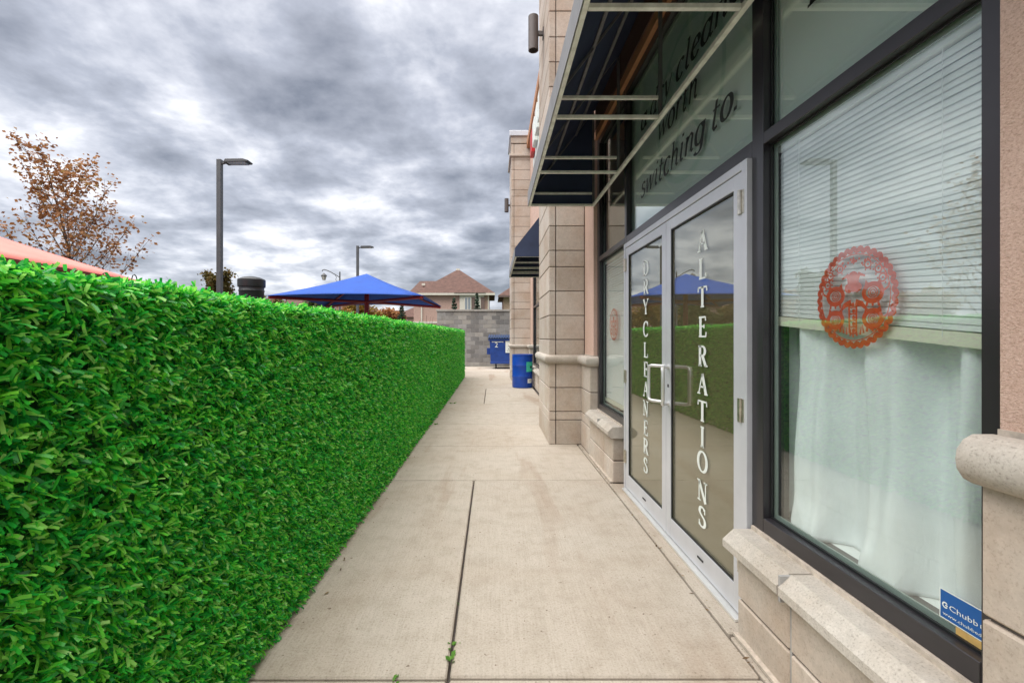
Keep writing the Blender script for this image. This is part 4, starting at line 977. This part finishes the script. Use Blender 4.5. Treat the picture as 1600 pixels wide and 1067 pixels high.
# background belt seen under the canopy and mirrored in the shop glass
far = [(-13.4, 44, 5.2, 1.9, 'leaf_yellow'), (-10.6, 47, 4.6, 1.5, 'leaf_orange'), (-17.5, 45, 5.4, 2.0, 'leaf_green'), (-21.5, 46, 5.8, 2.1, 'leaf_olive'), (-26, 44, 6.0, 2.3, 'leaf_orange'), (-31, 42, 6.2, 2.4, 'leaf_green'), (-36, 40, 6.0, 2.3, 'leaf_yellow')]
names = {'leaf_yellow': 'yellow', 'leaf_orange': 'orange brown', 'leaf_green': 'green', 'leaf_olive': 'olive'}
wh = ['beside the lamp behind the blue canopy', 'low behind the spruce', 'next to the olive tree beyond the lot', 'between green and orange trees beyond the lot', 'between olive and green trees beyond the lot', 'beyond the lot beside the last yellow tree', 'at the end of the row beyond the lot']
for i, (x_, y_, h_, r_, lm) in enumerate(far):
    t = thing('far_tree', 'round %s tree %s' % (names[lm], wh[i]), 'tree', (x_, y_, -.1), 'trees beyond the parking lot')
    grow(t, (x_, y_, -.1), h_*.86, r_, 16, 30+i, lm, (9, 14), .30, .10, .6, .28, 6, .26)
sh = thing('bare_shrub', 'bare leafless shrub against the pink brick wall behind the hedge', 'shrub', (-4.4, 30, -.1)); m = MB(); rd = random.Random(4)
for k in range(14):
    a = rd.uniform(0, 6.28); m.tube([(-4.4, 30, -.1), (-4.4+.25*math.cos(a), 30+.25*math.sin(a), 1.4), (-4.4+.5*math.cos(a+.3), 30+.5*math.sin(a+.3), 2.0+rd.random()*.9)], .018, 4, .006)
m.build('stems', 'bark', sh)

# ------------------------------------------------------------------ houses
def hip(mb, x0, x1, y0, y1, ze, zr, over=.45, along='x', inset=None, thick=.22):
    x0 -= over; x1 += over; y0 -= over; y1 += over
    if inset is None: inset = min(x1-x0, y1-y0)/2
    if along == 'x': r0, r1 = (x0+inset, (y0+y1)/2, zr), (x1-inset, (y0+y1)/2, zr)
    else: r0, r1 = ((x0+x1)/2, y0+inset, zr), ((x0+x1)/2, y1-inset, zr)
    v = [(x0, y0, ze), (x1, y0, ze), (x1, y1, ze), (x0, y1, ze), r0, r1]
    f = [(0, 1, 5, 4), (1, 2, 5), (2, 3, 4, 5), (3, 0, 4)] if along == 'x' else [(0, 1, 4), (1, 2, 5, 4), (2, 3, 5), (3, 0, 4, 5)]
    mb.add(v, f+[(3, 2, 1, 0)])
def window(par, x0, x1, y, z0, z1):
    f = MB().box(x0-.08, x1+.08, y-.06, y+.02, z0-.1, z1+.08).build('window', 'trim', par)
    xm = (x0+x1)/2
    for a, b in ((x0, xm-.03), (xm+.03, x1)): MB().box(a, b, y-.065, y-.055, z0, z1).build('window_pane', 'far_glass', f)
    return f
H = thing('brick_house', 'pale pink brick house with brown hipped roof behind the block wall', 'house', (-3.7, 46, -.1))
box('wall', 'pinkbrick', H, -7.3, -.35, 42.0, 50, -.1, 5.4)
box('belt_course', 'trim', H, -7.34, -.31, 41.94, 42.0, 2.66, 2.82)
m = MB(); hip(m, -6.75, -.25, 42.0, 50.2, 5.42, 8.25, .45, 'x', 3.68); hip(m, -7.3, -3.0, 42.0, 48.4, 5.41, 6.95, .43, 'x', .5)
rf = m.build('roof', 'shingle', H); hip_m = MB(); hip(hip_m, -3.3, -.9, 41.7, 45.5, 5.43, 6.35, .25, 'y', 1.35); hip_m.build('bay_roof', 'shingle', rf)
box('roof_vent', 'trim', rf, -6.75, -6.45, 43.3, 43.55, 6.30, 6.5); box('ridge_vent', 'trim', rf, -3.7, -3.35, 45.9, 46.2, 8.12, 8.3)
box('eave_board', 'trim', H, -7.75, .2, 41.52, 41.60, 5.22, 5.41)
box('bay_front', 'trim', H, -3.05, -.80, 41.8, 42.0, 3.0, 5.25)
window(H, -2.55, -2.05, 41.79, 3.7, 5.0)
for a in (-1.98, -1.10): MB().box(a, a+.36, 41.74, 41.79, 3.6, 5.05).build('shutter', 'shutter', H)
box('downpipe', 'trim', H, -6.62, -6.5, 41.88, 41.99, -.1, 5.2); box('downpipe', 'trim', H, -.46, -.36, 41.88, 41.99, -.1, 5.2)
H2 = thing('tan_house', 'tan brick house with brown roof half hidden by the far pilaster', 'house', (4.5, 46, -.1))
box('wall', 'tanbrick', H2, 1.05, 8.5, 44, 52, -.1, 5.4); m = MB(); hip(m, 1.05, 8.5, 44, 52, 5.4, 8.6, .5); m.build('roof', 'shingle', H2); box('eave_board', 'shutter', H2, .5, 9.0, 43.42, 43.5, 5.2, 5.39)
window(H2, 3.0, 4.2, 43.99, 3.3, 4.7)
for i, (x_, y_, w_, hgt, wl, lab) in enumerate([(-14.5, 66, 7.5, 4.3, 'tanbrick', 'far tan house with brown roof seen under the blue canopy'), (-24.5, 64, 8.5, 4.6, 'pinkbrick', 'far pink brick house behind the yellow and green trees'), (-36.0, 62, 9.0, 4.8, 'tanbrick', 'far tan house behind the olive and orange trees'), (-27.5, 58, 3.0, 5.3, 'pinkbrick', 'far narrow brick house behind the black tank')]):
    h = thing('far_house', lab, 'house', (x_+w_/2, y_+4, -.1), 'houses beyond the trees')
    box('wall', wl, h, x_, x_+w_, y_, y_+8, -.1, hgt); m = MB(); hip(m, x_, x_+w_, y_, y_+8, hgt, hgt+2.2, .4); m.build('roof', 'shingle', h)
    for k in range(2 if w_ > 5 else 1): window(h, x_+.9+k*w_*.5, x_+2.1+k*w_*.5, y_-.01, 2.6, 3.8)

# ------------------------------------------------------------------ small growth and litter on the walk
def weed(x, y, s, seed, label):
    rd = random.Random(seed); V = []; F = []
    for k in range(7):
        a = rd.uniform(0, 6.28); l = s*rd.uniform(.6, 1.2); d = Vector((math.cos(a), math.sin(a), rd.uniform(.3, 1.0))).normalized(); sd_ = Vector((-d.y, d.x, 0)).normalized()*l*.32
        p = Vector((x+rd.gauss(0, .006), y+rd.gauss(0, s*.6), -.004)); n = len(V)
        V += [p, p+d*l*.55-sd_, p+d*l-Vector((0, 0, l*.1)), p+d*l*.55+sd_]; F.append((n, n+1, n+2, n+3))
    o = rawmesh('weed', [tuple(v) for v in V], F, 'weed'); tag(o, label, 'weed', 'weeds in the joints')
weed(-.18, 1.93, .034, 1, 'leafy green weed sprouting where two slab joints meet'); weed(-.182, 2.03, .028, 2, 'small weed in the long joint just past the crossing of joints')
weed(-.39, 1.83, .026, 3, 'low weed in the cross joint toward the hedge'); weed(-.18, 2.34, .014, 5, 'tiny sprout in the long joint of the walk')
for k, (x_, y_) in enumerate(((-.86, 9.42), (-.80, 9.44), (-.90, 7.2))): weed(x_, y_, .05, 20+k, ('dark weed tuft in the cross joint touching the hedge', 'thin weed in the cross joint a hand away from the hedge', 'lone weed between two cross joints at the foot of the hedge')[k])
V = []; rd = random.Random(12)
for k in range(170):
    q = rd.random()
    if q < .45: x_, y_ = -.93+abs(rd.gauss(0, .06)), rd.uniform(1.7, 14)
    elif q < .75: x_, y_ = 1.085+rd.gauss(0, .012), rd.uniform(1.3, 5.6)
    else: x_, y_ = rd.uniform(-.9, 1.05), rd.uniform(1.7, 9)
    a = rd.uniform(0, 6.28); l = rd.uniform(.004, .018) if q < .75 else rd.uniform(.003, .008); w2 = l*rd.uniform(.15, .4); c_, s_ = math.cos(a), math.sin(a)
    V += [(x_-c_*l, y_-s_*l, .004), (x_-s_*w2, y_+c_*w2, .006), (x_+c_*l, y_+s_*l, .008), (x_+s_*w2, y_-c_*w2, .005)]
o = rawmesh('leaf_litter', V, np.arange(len(V)).reshape(-1, 4), 'dry'); o['kind'] = 'stuff'; o['label'] = 'scattered dry bits and leaf litter on the walk'; o['category'] = 'litter'
